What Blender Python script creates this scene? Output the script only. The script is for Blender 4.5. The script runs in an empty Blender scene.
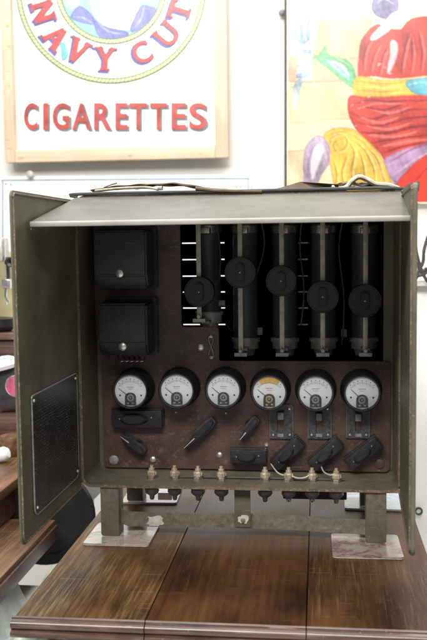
import bpy, bmesh, math, random
from mathutils import Vector, Matrix
random.seed(7)
PI=math.pi
S=bpy.context.scene; COL=S.collection
# ------------------------------------------------------------------ camera
F=900.0; CY=-1.42; CH=.485
yaw,pit,rol=[math.radians(a) for a in (6.69,4.89,.7)]
fw=Vector((-math.sin(yaw)*math.cos(pit),math.cos(yaw)*math.cos(pit),-math.sin(pit)))
r0=Vector((math.cos(yaw),math.sin(yaw),0)); u0=r0.cross(fw)
cr=r0*math.cos(rol)-u0*math.sin(rol); cu=u0*math.cos(rol)+r0*math.sin(rol)
CP=Vector((0,CY,CH))
def P(px,py,Y=None,Z=None):
    "point of the place seen at a spot of the photograph, on the plane y=Y or z=Z"
    d=fw*F+cr*(px-213.5)+cu*(320-py)
    t=(Y-CP.y)/d.y if Y is not None else (Z-CP.z)/d.z
    return CP+d*t
cam=bpy.data.cameras.new('camera'); co=bpy.data.objects.new('camera',cam); COL.objects.link(co)
m=Matrix((cr,cu,-fw)).transposed().to_4x4(); m.translation=CP; co.matrix_world=m
cam.sensor_fit='VERTICAL'; cam.sensor_height=36; cam.lens=F/640*36; cam.clip_start=.05; cam.clip_end=60
cam.dof.use_dof=True; cam.dof.focus_distance=1.46; cam.dof.aperture_fstop=7.1
S.camera=co
# ------------------------------------------------------------------ materials
def new_mat(name):
    m=bpy.data.materials.new(name); m.use_nodes=True
    nt=m.node_tree; b=nt.nodes['Principled BSDF']; return m,nt,b
def N(nt,t,**k):
    n=nt.nodes.new(t)
    for a,v in k.items():
        if a.startswith('i_'):
            n.inputs[a[2:].replace('_',' ')].default_value=v
        else: setattr(n,a,v)
    return n
def ramp(nt,src,stops,interp='LINEAR'):
    r=nt.nodes.new('ShaderNodeValToRGB'); r.color_ramp.interpolation=interp
    e=r.color_ramp.elements
    while len(e)<len(stops): e.new(.5)
    for q,(p,c) in zip(e,stops): q.position=p; q.color=tuple(c)+(1,) if len(c)==3 else c
    nt.links.new(src,r.inputs[0]); return r
def plain(name,c,rough=.5,metal=0,var=.25,scale=60,bump=.0,spec=.5,coat=0,bscale=None,stretch=None):
    m,nt,b=new_mat(name)
    tc=N(nt,'ShaderNodeTexCoord'); mp=N(nt,'ShaderNodeMapping')
    if stretch: mp.inputs['Scale'].default_value=stretch
    nt.links.new(tc.outputs['Object'],mp.inputs[0])
    n=N(nt,'ShaderNodeTexNoise',i_Scale=scale,i_Detail=6.0,i_Roughness=.65); nt.links.new(mp.outputs[0],n.inputs[0])
    lo=tuple(max(0,x*(1-var)) for x in c); hi=tuple(min(1,x*(1+var)) for x in c)
    r=ramp(nt,n.outputs[0],[(.3,lo),(.7,hi)]); nt.links.new(r.outputs[0],b.inputs['Base Color'])
    rr=N(nt,'ShaderNodeMapRange'); rr.inputs[3].default_value=max(.03,rough-.12); rr.inputs[4].default_value=min(1,rough+.12)
    nt.links.new(n.outputs[0],rr.inputs[0]); nt.links.new(rr.outputs[0],b.inputs['Roughness'])
    b.inputs['Metallic'].default_value=metal; b.inputs['Specular IOR Level'].default_value=spec
    b.inputs['Coat Weight'].default_value=coat
    if bump:
        n2=N(nt,'ShaderNodeTexNoise',i_Scale=bscale or scale*3,i_Detail=4.0); nt.links.new(mp.outputs[0],n2.inputs[0])
        bp=N(nt,'ShaderNodeBump',i_Strength=bump,i_Distance=.001); nt.links.new(n2.outputs[0],bp.inputs['Height'])
        nt.links.new(bp.outputs[0],b.inputs['Normal'])
    return m
def worn(name,base,hi,under,rough=.5,sc=9,thr=.63,spec=.5,vert=1.0,fine=.66,sp_c=(.25,.23,.19),edge=None):
    "old paint: large tone drift, stains, chipped spots and thin scratches"
    m,nt,b=new_mat(name); L=nt.links
    tc=N(nt,'ShaderNodeTexCoord'); mp=N(nt,'ShaderNodeMapping'); mp.inputs['Scale'].default_value=(1,1,vert)
    L.new(tc.outputs['Object'],mp.inputs[0])
    n1=N(nt,'ShaderNodeTexNoise',i_Scale=sc,i_Detail=8.0,i_Roughness=.62); L.new(mp.outputs[0],n1.inputs[0])
    r1=ramp(nt,n1.outputs[0],[(.32,base),(.68,hi)])
    n2=N(nt,'ShaderNodeTexNoise',i_Scale=sc*5.5,i_Detail=9.0,i_Roughness=.72,i_Distortion=.4); L.new(mp.outputs[0],n2.inputs[0])
    r2=ramp(nt,n2.outputs[0],[(thr,(0,0,0)),(thr+.05,(1,1,1))])
    mx=N(nt,'ShaderNodeMixRGB'); L.new(r2.outputs[0],mx.inputs[0]); L.new(r1.outputs[0],mx.inputs[1]); mx.inputs[2].default_value=tuple(under)+(1,)
    n3=N(nt,'ShaderNodeTexNoise',i_Scale=420.0,i_Detail=3.0,i_Roughness=.7); L.new(tc.outputs['Object'],n3.inputs[0])
    r3=ramp(nt,n3.outputs[0],[(fine,(0,0,0)),(fine+.04,(1,1,1))])
    mx2=N(nt,'ShaderNodeMixRGB'); L.new(r3.outputs[0],mx2.inputs[0]); L.new(mx.outputs[0],mx2.inputs[1]); mx2.inputs[2].default_value=tuple(sp_c)+(1,)
    # long thin scratches
    mps=N(nt,'ShaderNodeMapping'); mps.inputs['Rotation'].default_value=(.5,.3,.7); mps.inputs['Scale'].default_value=(6,160,160); L.new(tc.outputs['Object'],mps.inputs[0])
    ns=N(nt,'ShaderNodeTexNoise',i_Scale=3.0,i_Detail=2.0); L.new(mps.outputs[0],ns.inputs[0]); rs_=ramp(nt,ns.outputs[0],[(.71,(0,0,0)),(.735,(.6,.6,.6))])
    mx4=N(nt,'ShaderNodeMixRGB'); L.new(rs_.outputs[0],mx4.inputs[0]); L.new(mx2.outputs[0],mx4.inputs[1]); mx4.inputs[2].default_value=tuple(sp_c)+(1,)
    last=mx4
    if edge:
        g=N(nt,'ShaderNodeNewGeometry'); re=ramp(nt,g.outputs['Pointiness'],[(.56,(0,0,0)),(.68,(.8,.8,.8))])
        me_=N(nt,'ShaderNodeMath',operation='MULTIPLY'); L.new(re.outputs[0],me_.inputs[0]); rn=ramp(nt,n2.outputs[0],[(.35,(0,0,0)),(.6,(1,1,1))]); L.new(rn.outputs[0],me_.inputs[1])
        mx5=N(nt,'ShaderNodeMixRGB'); L.new(me_.outputs[0],mx5.inputs[0]); L.new(mx4.outputs[0],mx5.inputs[1]); mx5.inputs[2].default_value=tuple(edge)+(1,); last=mx5
    L.new(last.outputs[0],b.inputs['Base Color'])
    rr=N(nt,'ShaderNodeMapRange'); rr.inputs[3].default_value=max(.05,rough-.14); rr.inputs[4].default_value=min(1,rough+.16)
    L.new(n2.outputs[0],rr.inputs[0]); L.new(rr.outputs[0],b.inputs['Roughness'])
    b.inputs['Specular IOR Level'].default_value=spec
    bp=N(nt,'ShaderNodeBump',i_Strength=.25,i_Distance=.0012); L.new(n2.outputs[0],bp.inputs['Height']); L.new(bp.outputs[0],b.inputs['Normal'])
    return m
def wood(name,dark,mid,light,rough=.33,coat=.3,axis='Y',scale=1.0,wear=.0,wearc=(.35,.22,.12),off=0,blot=(.42,1.15)):
    m,nt,b=new_mat(name); L=nt.links
    tc=N(nt,'ShaderNodeTexCoord'); mp=N(nt,'ShaderNodeMapping')
    mp.inputs['Scale'].default_value={'Y':(1,.035,1),'X':(.035,1,1),'Z':(1,1,.035)}[axis]; mp.inputs['Location'].default_value=(off,off*.3,0)
    L.new(tc.outputs['Object'],mp.inputs[0])
    n1=N(nt,'ShaderNodeTexNoise',i_Scale=150.0*scale,i_Detail=8.0,i_Roughness=.62,i_Distortion=.25); L.new(mp.outputs[0],n1.inputs[0])
    r1=ramp(nt,n1.outputs[0],[(.3,dark),(.5,mid),(.72,light)])
    mp2=N(nt,'ShaderNodeMapping'); mp2.inputs['Scale'].default_value=(1,.6,1); mp2.inputs['Location'].default_value=(off*2,off,0); L.new(tc.outputs['Object'],mp2.inputs[0])
    n2=N(nt,'ShaderNodeTexNoise',i_Scale=9.0,i_Detail=5.0,i_Roughness=.6); L.new(mp2.outputs[0],n2.inputs[0])
    r2=ramp(nt,n2.outputs[0],[(.35,(blot[0],blot[0]*.97,blot[0]*.93)),(.62,(blot[1],blot[1]*.97,blot[1]*.93))])
    mu=N(nt,'ShaderNodeMixRGB',blend_type='MULTIPLY'); mu.inputs[0].default_value=1
    L.new(r1.outputs[0],mu.inputs[1]); L.new(r2.outputs[0],mu.inputs[2])
    n3=N(nt,'ShaderNodeTexNoise',i_Scale=330.0*scale,i_Detail=4.0,i_Roughness=.7); L.new(mp.outputs[0],n3.inputs[0])
    r3=ramp(nt,n3.outputs[0],[(.60-wear*.25,(0,0,0)),(.70,(1,1,1))])
    n4=N(nt,'ShaderNodeTexNoise',i_Scale=5.0,i_Detail=4.0); L.new(mp2.outputs[0],n4.inputs[0])
    r4=ramp(nt,n4.outputs[0],[(.45,(0,0,0)),(.6,(wear,wear,wear))])
    ml=N(nt,'ShaderNodeMath',operation='MULTIPLY'); L.new(r3.outputs[0],ml.inputs[0]); L.new(r4.outputs[0],ml.inputs[1])
    mx=N(nt,'ShaderNodeMixRGB'); L.new(ml.outputs[0],mx.inputs[0]); L.new(mu.outputs[0],mx.inputs[1]); mx.inputs[2].default_value=tuple(wearc)+(1,)
    L.new(mx.outputs[0],b.inputs['Base Color'])
    rr=N(nt,'ShaderNodeMapRange'); rr.inputs[3].default_value=max(.05,rough-.12); rr.inputs[4].default_value=rough+.2
    L.new(n2.outputs[0],rr.inputs[0]); L.new(rr.outputs[0],b.inputs['Roughness'])
    mq=N(nt,'ShaderNodeMapping'); mq.inputs['Rotation'].default_value=(0,0,.9+off); mq.inputs['Scale'].default_value=(5,150,20); L.new(tc.outputs['Object'],mq.inputs[0])
    nq=N(nt,'ShaderNodeTexNoise',i_Scale=2.5,i_Detail=2.0); L.new(mq.outputs[0],nq.inputs[0]); rq=ramp(nt,nq.outputs[0],[(.70,(0,0,0)),(.73,(.45,.45,.45))])
    nd=N(nt,'ShaderNodeTexNoise',i_Scale=160.0,i_Detail=2.0); L.new(tc.outputs['Object'],nd.inputs[0]); rd=ramp(nt,nd.outputs[0],[(.735,(0,0,0)),(.76,(.5,.5,.5))])
    mm_=N(nt,'ShaderNodeMath',operation='MAXIMUM'); L.new(rq.outputs[0],mm_.inputs[0]); L.new(rd.outputs[0],mm_.inputs[1])
    mz=N(nt,'ShaderNodeMixRGB'); L.new(mm_.outputs[0],mz.inputs[0]); L.new(mx.outputs[0],mz.inputs[1]); mz.inputs[2].default_value=tuple(wearc)+(1,); L.new(mz.outputs[0],b.inputs['Base Color'])
    b.inputs['Coat Weight'].default_value=coat; b.inputs['Coat Roughness'].default_value=.22
    bp=N(nt,'ShaderNodeBump',i_Strength=.15,i_Distance=.0008); L.new(n1.outputs[0],bp.inputs['Height']); L.new(bp.outputs[0],b.inputs['Normal'])
    return m
M={}
M['olive']=worn('olive_paint',(.062,.058,.034),(.130,.122,.078),(.13,.085,.05),.44,11,.64,fine=.68,edge=(.2,.17,.12))
M['olive_in']=worn('olive_inner_paint',(.055,.050,.034),(.135,.125,.092),(.13,.08,.05),.48,13,.60,fine=.66,edge=(.2,.16,.11))
M['olive_edge']=worn('worn_edge_paint',(.06,.052,.034),(.16,.13,.09),(.26,.15,.09),.5,34,.53,fine=.6)
M['visor']=worn('olive_paint_lit',(.22,.215,.19),(.35,.345,.31),(.2,.17,.13),.36,12,.66,spec=.6,fine=.70,sp_c=(.2,.19,.16))  # same olive paint, lightened to carry the overhead light it reflects
M['legp']=worn('leg_paint',(.062,.054,.038),(.125,.11,.08),(.16,.10,.075),.42,20,.61,fine=.67,sp_c=(.3,.27,.24),edge=(.28,.24,.2))
M['bakelite']=worn('brown_bakelite',(.044,.025,.019),(.122,.068,.053),(.13,.09,.075),.42,16,.58,fine=.64,sp_c=(.22,.17,.15))
M['black']=worn('black_bakelite',(.009,.010,.012),(.024,.025,.029),(.06,.06,.062),.34,30,.64,fine=.66,sp_c=(.13,.13,.13),edge=(.11,.11,.115))
M['blackmatte']=plain('black_matte',(.034,.034,.036),.6,var=.5,scale=40)
M['knob']=plain('knob_plastic',(.018,.019,.024),.42,var=.25,scale=120,bump=.1)
M['tube']=plain('resistor_enamel',(.065,.07,.088),.36,var=.3,scale=90,stretch=(1,1,8),bump=.3)
M['steel']=plain('dull_steel',(.42,.40,.36),.38,.9,var=.3,scale=90,bump=.15)
M['rod']=plain('tarnished_rod',(.42,.38,.31),.45,.45,var=.35,scale=70,bump=.15)
M['bright']=plain('bright_screw',(.75,.74,.7),.3,.8,var=.15,scale=200)
M['brass']=plain('pale_brass',(.50,.42,.30),.42,.45,var=.35,scale=160,bump=.2)
M['ceramic']=plain('ceramic_collar',(.50,.48,.44),.4,.2,var=.3,scale=90)
M['grey_ins']=plain('grey_insulator',(.24,.23,.225),.35,var=.3,scale=120)
M['dial']=plain('dial_white',(.84,.86,.88),.4,var=.05,scale=200)
M['ink']=plain('dial_ink',(.05,.05,.06),.6)
M['red_ink']=plain('dial_red_ink',(.55,.12,.06),.6)
M['amber']=plain('dial_amber_arc',(.75,.48,.14),.5,var=.15,scale=200)
M['pivot']=plain('meter_pivot_cover',(.10,.10,.09),.3,.5,var=.9,scale=420,bump=.6)
M['gold']=plain('meter_brass',(.5,.42,.25),.35,.6,var=.5,scale=500)
M['wire_dark']=plain('old_wire',(.05,.045,.04),.6)
M['wire_white']=plain('white_wire',(.42,.40,.35),.45)
M['engrave']=plain('engraving',(.16,.10,.075),.6,var=.5,scale=300)
M['lavender']=wood('edge_wood_sheen',(.06,.028,.019),(.105,.054,.038),(.17,.10,.078),.3,.5,'X',1,.4,(.45,.38,.36))  # pale purple-grey sheen of the table edge mixed into the wood colour
M['wood1']=wood('oak_left',(.062,.025,.008),(.096,.042,.014),(.128,.061,.022),.38,.0,'Y',1,.55,(.36,.28,.12),0,(.36,1.3))
M['wood2']=wood('oak_mid',(.040,.015,.005),(.065,.025,.008),(.092,.037,.012),.38,.0,'Y',1,.25,(.22,.13,.06),3,(.34,1.3))
M['wood3']=wood('oak_right',(.044,.017,.006),(.070,.029,.010),(.098,.043,.016),.38,.0,'Y',1,.35,(.26,.16,.08),6,(.36,1.3))
for k_ in ('wood1','wood2','wood3'): M[k_].node_tree.nodes['Principled BSDF'].inputs['Specular IOR Level'].default_value=.3
M['wood_bg']=wood('bench_wood',(.07,.03,.014),(.17,.08,.035),(.28,.15,.075),.4,.2,'Y',.8,.3,(.4,.28,.17),9)
M['wood_dark']=wood('dark_shelf_wood',(.04,.018,.014),(.09,.04,.03),(.15,.08,.065),.35,.3,'X',.8,.2,(.3,.2,.15),4)
M['pine']=wood('pine_frame',(.60,.46,.33),(.66,.52,.38),(.72,.58,.44),.5,.1,'Z',.5,.1,(.4,.25,.12),2,(.9,1.05))
M['pineh']=wood('pine_frame_rail',(.60,.46,.33),(.66,.52,.38),(.72,.58,.44),.5,.1,'X',.5,.1,(.4,.25,.12),5,(.9,1.05))
M['wall']=plain('wall_paint',(.76,.745,.70),.85,var=.03,scale=3)
M['floor']=plain('floor_paint',(.62,.63,.60),.5,var=.12,scale=4)
M['enamel']=plain('white_enamel',(.86,.86,.84),.32,var=.02,scale=8)
M['s_red']=plain('sign_red',(.40,.055,.05),.35,var=.3,scale=30)
M['s_shadow']=plain('sign_letter_shadow',(.14,.17,.18),.35,var=.3,scale=30)
M['s_blue']=plain('sign_blue_shadow',(.09,.09,.32),.35,var=.3,scale=30)
M['s_green']=plain('sign_green',(.10,.17,.05),.35,var=.2,scale=40)
M['s_yellow']=plain('sign_yellow',(.60,.60,.34),.35,var=.15,scale=40)
M['s_cyan']=plain('sign_pale_cyan',(.42,.68,.66),.35,var=.15,scale=14)
M['s_collar']=plain('sign_collar_blue',(.24,.25,.62),.35,var=.35,scale=24)
M['s_line']=plain('sign_border_blue',(.28,.38,.46),.35,var=.2,scale=30)
def tint(n,c,v=.12,sc=14): M[n]=plain(n,c,.3,var=v,scale=sc)
tint('p_cream',(.80,.70,.52)); tint('p_pale',(.84,.74,.48)); tint('p_pink',(.78,.58,.44)); tint('p_orange',(.72,.47,.26))
tint('p_red',(.60,.10,.09),.45,14); tint('p_red2',(.66,.06,.04),.15,10); tint('p_fold',(.38,.05,.06),.3); tint('p_gold',(.78,.55,.09),.2); tint('p_gold2',(.45,.27,.05),.2)
tint('p_green',(.18,.48,.22),.4,40); tint('p_blue',(.25,.42,.68),.35,40); tint('p_mauve',(.42,.32,.42),.35,24); tint('p_hair',(.16,.15,.26),.3,30); tint('p_white',(.84,.82,.80),.05); tint('p_teal',(.15,.42,.45),.3,30)
M['canvas']=plain('brown_canvas',(.13,.09,.055),.75,var=.4,scale=60,bump=.6,bscale=500)
M['strap']=plain('pale_webbing',(.50,.44,.33),.7,var=.4,scale=70,bump=.5,bscale=400)
M['chrome']=plain('nickel_plate',(.6,.6,.6),.22,.95,var=.2,scale=80)
M['iron']=plain('black_cast_iron',(.012,.012,.013),.45,var=.3,scale=50,bump=.3)
M['plastic']=plain('milky_plastic',(.74,.78,.74),.35,var=.25,scale=14,bump=.8,bscale=25)
M['white']=plain('white_cloth',(.78,.78,.80),.8,var=.08,scale=20,bump=.4,bscale=60)
M['whitecab']=plain('white_laminate',(.82,.81,.77),.4,var=.03,scale=6)
M['pinkl']=plain('pink_label',(.52,.10,.20),.5,var=.4,scale=60)
M['grey']=plain('grey_board',(.22,.22,.22),.6,var=.15,scale=12)
M['yellow']=plain('pale_yellow',(.72,.66,.35),.5,var=.15,scale=12)
def glass_mat():
    m=bpy.data.materials.new('meter_glass'); m.use_nodes=True; nt=m.node_tree; nt.nodes.clear()
    o=N(nt,'ShaderNodeOutputMaterial'); t=N(nt,'ShaderNodeBsdfTransparent'); g=N(nt,'ShaderNodeBsdfGlossy'); g.inputs['Roughness'].default_value=.06
    fr=N(nt,'ShaderNodeFresnel',i_IOR=1.45); mx=N(nt,'ShaderNodeMixShader')
    nt.links.new(fr.outputs[0],mx.inputs[0]); nt.links.new(t.outputs[0],mx.inputs[1]); nt.links.new(g.outputs[0],mx.inputs[2]); nt.links.new(mx.outputs[0],o.inputs[0])
    return m
M['glass']=glass_mat()
def plate_mat():
    "black instruction plate: rows of fine worn engraving"
    m,nt,b=new_mat('instruction_plate'); L=nt.links
    tc=N(nt,'ShaderNodeTexCoord'); sp=N(nt,'ShaderNodeSeparateXYZ'); L.new(tc.outputs['Object'],sp.inputs[0])
    def mul(s,k):
        q=N(nt,'ShaderNodeMath',operation='MULTIPLY'); L.new(s,q.inputs[0]); q.inputs[1].default_value=k; return q.outputs[0]
    fr=N(nt,'ShaderNodeMath',operation='FRACT'); L.new(mul(sp.outputs['Z'],230),fr.inputs[0])
    row=ramp(nt,fr.outputs[0],[(.5,(0,0,0)),(.55,(1,1,1))],'CONSTANT')
    mp=N(nt,'ShaderNodeMapping'); mp.inputs['Scale'].default_value=(1,1,.45); L.new(tc.outputs['Object'],mp.inputs[0])
    n=N(nt,'ShaderNodeTexNoise',i_Scale=900.0,i_Detail=1.0); L.new(mp.outputs[0],n.inputs[0]); r=ramp(nt,n.outputs[0],[(.54,(0,0,0)),(.6,(1,1,1))])
    n2=N(nt,'ShaderNodeTexNoise',i_Scale=26.0,i_Detail=7.0,i_Roughness=.75); L.new(tc.outputs['Object'],n2.inputs[0]); r2=ramp(nt,n2.outputs[0],[(.42,(.1,.1,.1)),(.66,(1,1,1))])
    a=N(nt,'ShaderNodeMath',operation='MULTIPLY'); L.new(row.outputs[0],a.inputs[0]); L.new(r.outputs[0],a.inputs[1])
    c=N(nt,'ShaderNodeMath',operation='MULTIPLY'); L.new(a.outputs[0],c.inputs[0]); L.new(r2.outputs[0],c.inputs[1])
    n3=N(nt,'ShaderNodeTexNoise',i_Scale=240.0,i_Detail=3.0); L.new(tc.outputs['Object'],n3.inputs[0]); r3=ramp(nt,n3.outputs[0],[(.70,(0,0,0)),(.74,(.8,.8,.8))])
    ad=N(nt,'ShaderNodeMath',operation='MAXIMUM'); L.new(c.outputs[0],ad.inputs[0]); L.new(r3.outputs[0],ad.inputs[1])
    mx=N(nt,'ShaderNodeMixRGB'); L.new(ad.outputs[0],mx.inputs[0]); mx.inputs[1].default_value=(.014,.016,.018,1); mx.inputs[2].default_value=(.30,.30,.26,1)
    L.new(mx.outputs[0],b.inputs['Base Color']); b.inputs['Roughness'].default_value=.32
    bp=N(nt,'ShaderNodeBump',i_Strength=.4,i_Distance=.0006); L.new(ad.outputs[0],bp.inputs['Height']); L.new(bp.outputs[0],b.inputs['Normal'])
    return m
M['plate']=plate_mat()
def print_mat(name,stops,seed):
    m,nt,b=new_mat(name); L=nt.links
    tc=N(nt,'ShaderNodeTexCoord'); mp=N(nt,'ShaderNodeMapping'); mp.inputs['Location'].default_value=(seed,seed*.7,0); L.new(tc.outputs['Object'],mp.inputs[0])
    n=N(nt,'ShaderNodeTexNoise',i_Scale=14.0,i_Detail=3.0,i_Distortion=2.5); L.new(mp.outputs[0],n.inputs[0])
    r=ramp(nt,n.outputs[0],stops); L.new(r.outputs[0],b.inputs['Base Color']); b.inputs['Roughness'].default_value=.25; b.inputs['Coat Weight'].default_value=.8; b.inputs['Coat Roughness'].default_value=.08
    return m
M['print1']=print_mat('picture_print_cream',[(.3,(.12,.16,.09)),(.42,(.42,.38,.28)),(.5,(.46,.33,.33)),(.58,(.52,.46,.38)),(.7,(.16,.24,.22))],1.3)
M['print2']=print_mat('picture_print_mauve',[(.3,(.30,.29,.2)),(.42,(.16,.07,.09)),(.5,(.30,.2,.2)),(.6,(.28,.29,.2)),(.72,(.22,.32,.46))],4.1)
M['print3']=print_mat('picture_print_pink',[(.35,(.5,.36,.36)),(.5,(.55,.48,.46)),(.65,(.3,.2,.23))],7.7)
M['print4']=print_mat('picture_print_blue',[(.35,(.36,.46,.6)),(.5,(.52,.58,.62)),(.65,(.2,.3,.44))],2.2)
# ------------------------------------------------------------------ mesh builder
XZ=Matrix(((1,0,0,0),(0,0,-1,0),(0,1,0,0),(0,0,0,1)))     # local x right, y up, z towards the viewer
def T(v): return Matrix.Translation(v)
def at(p,ang=0): return T(p)@XZ@Matrix.Rotation(ang,4,'Z')
class MB:
    def __init__(s): s.bm=bmesh.new()
    def _add(s,b2,mat):
        b2.transform(mat); me=bpy.data.meshes.new('t'); b2.to_mesh(me); b2.free(); s.bm.from_mesh(me); bpy.data.meshes.remove(me); return s
    def box(s,c,d,mat=Matrix(),bev=0,seg=2):
        b=bmesh.new(); bmesh.ops.create_cube(b,size=1); b.transform(T(c)@Matrix.Diagonal((*d,1)))
        if bev: bmesh.ops.bevel(b,geom=b.edges[:],offset=bev,segments=seg,affect='EDGES',profile=.6)
        return s._add(b,mat)
    def prism(s,pts,z0,z1,mat=Matrix(),bev=0,top=1.0,seg=2):
        b=bmesh.new(); n=len(pts); cx=sum(p[0] for p in pts)/n; cy=sum(p[1] for p in pts)/n
        lo=[b.verts.new((x,y,z0)) for x,y in pts]; hi=[b.verts.new((cx+(x-cx)*top,cy+(y-cy)*top,z1)) for x,y in pts]
        b.faces.new(lo[::-1]); b.faces.new(hi)
        for i in range(n): b.faces.new((lo[i],lo[(i+1)%n],hi[(i+1)%n],hi[i]))
        bmesh.ops.recalc_face_normals(b,faces=b.faces[:])
        if bev: bmesh.ops.bevel(b,geom=[e for e in b.edges if e.calc_face_angle(0)>.5],offset=bev,segments=seg,affect='EDGES')
        return s._add(b,mat)
    def lathe(s,prof,mat=Matrix(),seg=40,smooth=True):
        b=bmesh.new(); rings=[]
        for r,z in prof:
            if r<1e-6: rings.append([b.verts.new((0,0,z))])
            else: rings.append([b.verts.new((r*math.cos(2*PI*i/seg),r*math.sin(2*PI*i/seg),z)) for i in range(seg)])
        for A,B in zip(rings,rings[1:]):
            for i in range(seg):
                j=(i+1)%seg
                if len(A)==1 and len(B)==1: continue
                if len(A)==1: b.faces.new((A[0],B[i],B[j]))
                elif len(B)==1: b.faces.new((A[i],A[j],B[0]))
                else: b.faces.new((A[i],A[j],B[j],B[i]))
        bmesh.ops.recalc_face_normals(b,faces=b.faces[:])
        return s._add(b,mat)
    def tube(s,pts,r,seg=10,sub=6,flat=None):
        "round (or flat) bar along a smooth path"
        pts=[Vector(p) for p in pts]; path=cat(pts,sub) if len(pts)>2 and sub>1 else pts
        b=bmesh.new(); rings=[]; up=Vector((0,0,1))
        for i,p in enumerate(path):
            t=(path[min(i+1,len(path)-1)]-path[max(i-1,0)]).normalized()
            a=t.cross(up)
            if a.length<.05: a=t.cross(Vector((0,1,0)))
            a.normalize(); c=a.cross(t).normalized()
            ra,rc=(flat if flat else (r,r))
            rings.append([b.verts.new(p+a*ra*math.cos(2*PI*k/seg+.3)+c*rc*math.sin(2*PI*k/seg+.3)) for k in range(seg)])
        for A,B in zip(rings,rings[1:]):
            for i in range(seg): b.faces.new((A[i],A[(i+1)%seg],B[(i+1)%seg],B[i]))
        b.faces.new(rings[0][::-1]); b.faces.new(rings[-1])
        bmesh.ops.recalc_face_normals(b,faces=b.faces[:])
        return s._add(b,Matrix())
    def build(s,name,mat,parent=None,smooth=35,label=None):
        me=bpy.data.meshes.new(name)
        if parent is not None:
            q=parent; o=Vector()
            while q: o+=q.location; q=q.parent
            s.bm.transform(T(-o))
        s.bm.to_mesh(me); s.bm.free()
        me.materials.append(M[mat] if isinstance(mat,str) else mat)
        for p in me.polygons: p.use_smooth=True
        me.set_sharp_from_angle(angle=math.radians(smooth))
        ob=bpy.data.objects.new(name,me); COL.objects.link(ob)
        if parent: ob.parent=parent
        if label: ob['label']=label
        return ob
def cat(p,sub,closed=False):
    out=[]; n=len(p)
    rng=range(n) if closed else range(n-1)
    for i in rng:
        g=(lambda k:p[k%n]) if closed else (lambda k:p[max(0,min(n-1,k))])
        a,b,c,d=g(i-1),g(i),g(i+1),g(i+2)
        for k in range(sub):
            t=k/sub; out.append(.5*((2*b)+(c-a)*t+(2*a-5*b+4*c-d)*t*t+(3*b-a-3*c+d)*t**3))
    if not closed: out.append(p[-1].copy())
    return out
def rrect(x0,x1,y0,y1,r,n=6):
    rs=r if isinstance(r,(tuple,list)) else (r,)*4
    out=[]
    for (cx,cy,a),q in zip(((x0,y0,PI),(x1,y0,1.5*PI),(x1,y1,0),(x0,y1,.5*PI)),rs):
        ox=cx+(q if cx==x0 else -q); oy=cy+(q if cy==y0 else -q)
        if q<1e-6: out.append((cx,cy)); continue
        for k in range(n+1): t=a+k/n*PI/2; out.append((ox+q*math.cos(t),oy+q*math.sin(t)))
    return out
def thing(name,loc,label,catg,group=None,kind=None):
    o=bpy.data.objects.new(name,None); o.location=loc; o.empty_display_size=.05; COL.objects.link(o)
    o['label']=label; o['category']=catg
    if group: o['group']=group
    return o
def tag(o,label,catg=None,group=None,kind=None):
    o['label']=label
    if catg: o['category']=catg
    if group: o['group']=group
    if kind: o['kind']=kind
    return o
# ------------------------------------------------------------------ setting
b=MB(); b.box((0,1.365,.9),(7,.06,3.6)); tag(b.build('wall','wall'),'plain bright white wall behind everything','wall')
b=MB(); b.box((0,0,-.78),(9,7,.06)); o=b.build('floor','floor'); o['kind']='structure'; o['label']='pale painted shop floor'
# ------------------------------------------------------------------ table
tb=thing('wooden_table',(-.115,.05,-.75),'dark polished wooden table with moulded front edge carrying the open green cabinet','table')
seams=[-.398,-.2235,-.0165,.167]; YF=-.316; YB=.42
prof=[(YF+.004,0),(YF+.0015,-.0015),(YF+.0015,-.0032),(YF-.003,-.0045),(YF-.0055,-.007),(YF-.0062,-.0105),(YF-.0055,-.013),(YF-.0025,-.0148),(YF-.002,-.0165),(YF-.0065,-.0180),(YF-.0075,-.022),(YF-.0055,-.0255),(YF-.001,-.0275),(YF+.004,-.029),(YF+.03,-.029),(YF+.03,-.024)]
for i in range(3):
    x0,x1=seams[i]+.0007,seams[i+1]-.0007
    b=MB(); b.box(((x0+x1)/2,(YF+.0045+YB)/2+0.0,-.011),(x1-x0,YB-YF-.0045,.022),bev=.0012)
    bd=b.build('tabletop_board','wood%d'%(i+1),tb)
    b=MB(); pts=[(y,z) for y,z in prof]
    # extruded moulding, own profile per leaf
    bmx=Matrix(((0,0,1,0),(1,0,0,0),(0,1,0,0),(0,0,0,1)))
    b.prism(pts+[(YF+.0043,-.0225),(YF+.0043,-.001)],x0-.004*(i==0),x1,bmx)
    b.build('front_moulding','lavender',bd)
b=MB(); b.box((-.115,-.262,-.095),(.50,.018,.13),bev=.002); b.box((-.115,.39,-.095),(.50,.018,.13),bev=.002)
b.box((-.365,.06,-.095),(.018,.62,.13),bev=.002); b.box((.135,.06,-.095),(.018,.62,.13),bev=.002); b.build('apron','wood_dark',tb)
for x in (-.35,.12):
    for y in (-.25,.375):
        b=MB(); b.lathe([(0,-.75),(.016,-.75),(.018,-.6),(.024,-.45),(.016,-.4),(.026,-.3),(.026,-.16),(0,-.16)],T((x,y,0)),24); b.build('leg','wood_dark',tb)
for xs_ in seams[1:3]:  # added dark strips keep bright floor light from showing through the seams
    b=MB(); b.box((xs_,(YF+YB)/2+.006,-.0265),(.03,YB-YF-.03,.008)); b.build('added_seam_backing','wood_dark',tb)
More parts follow.
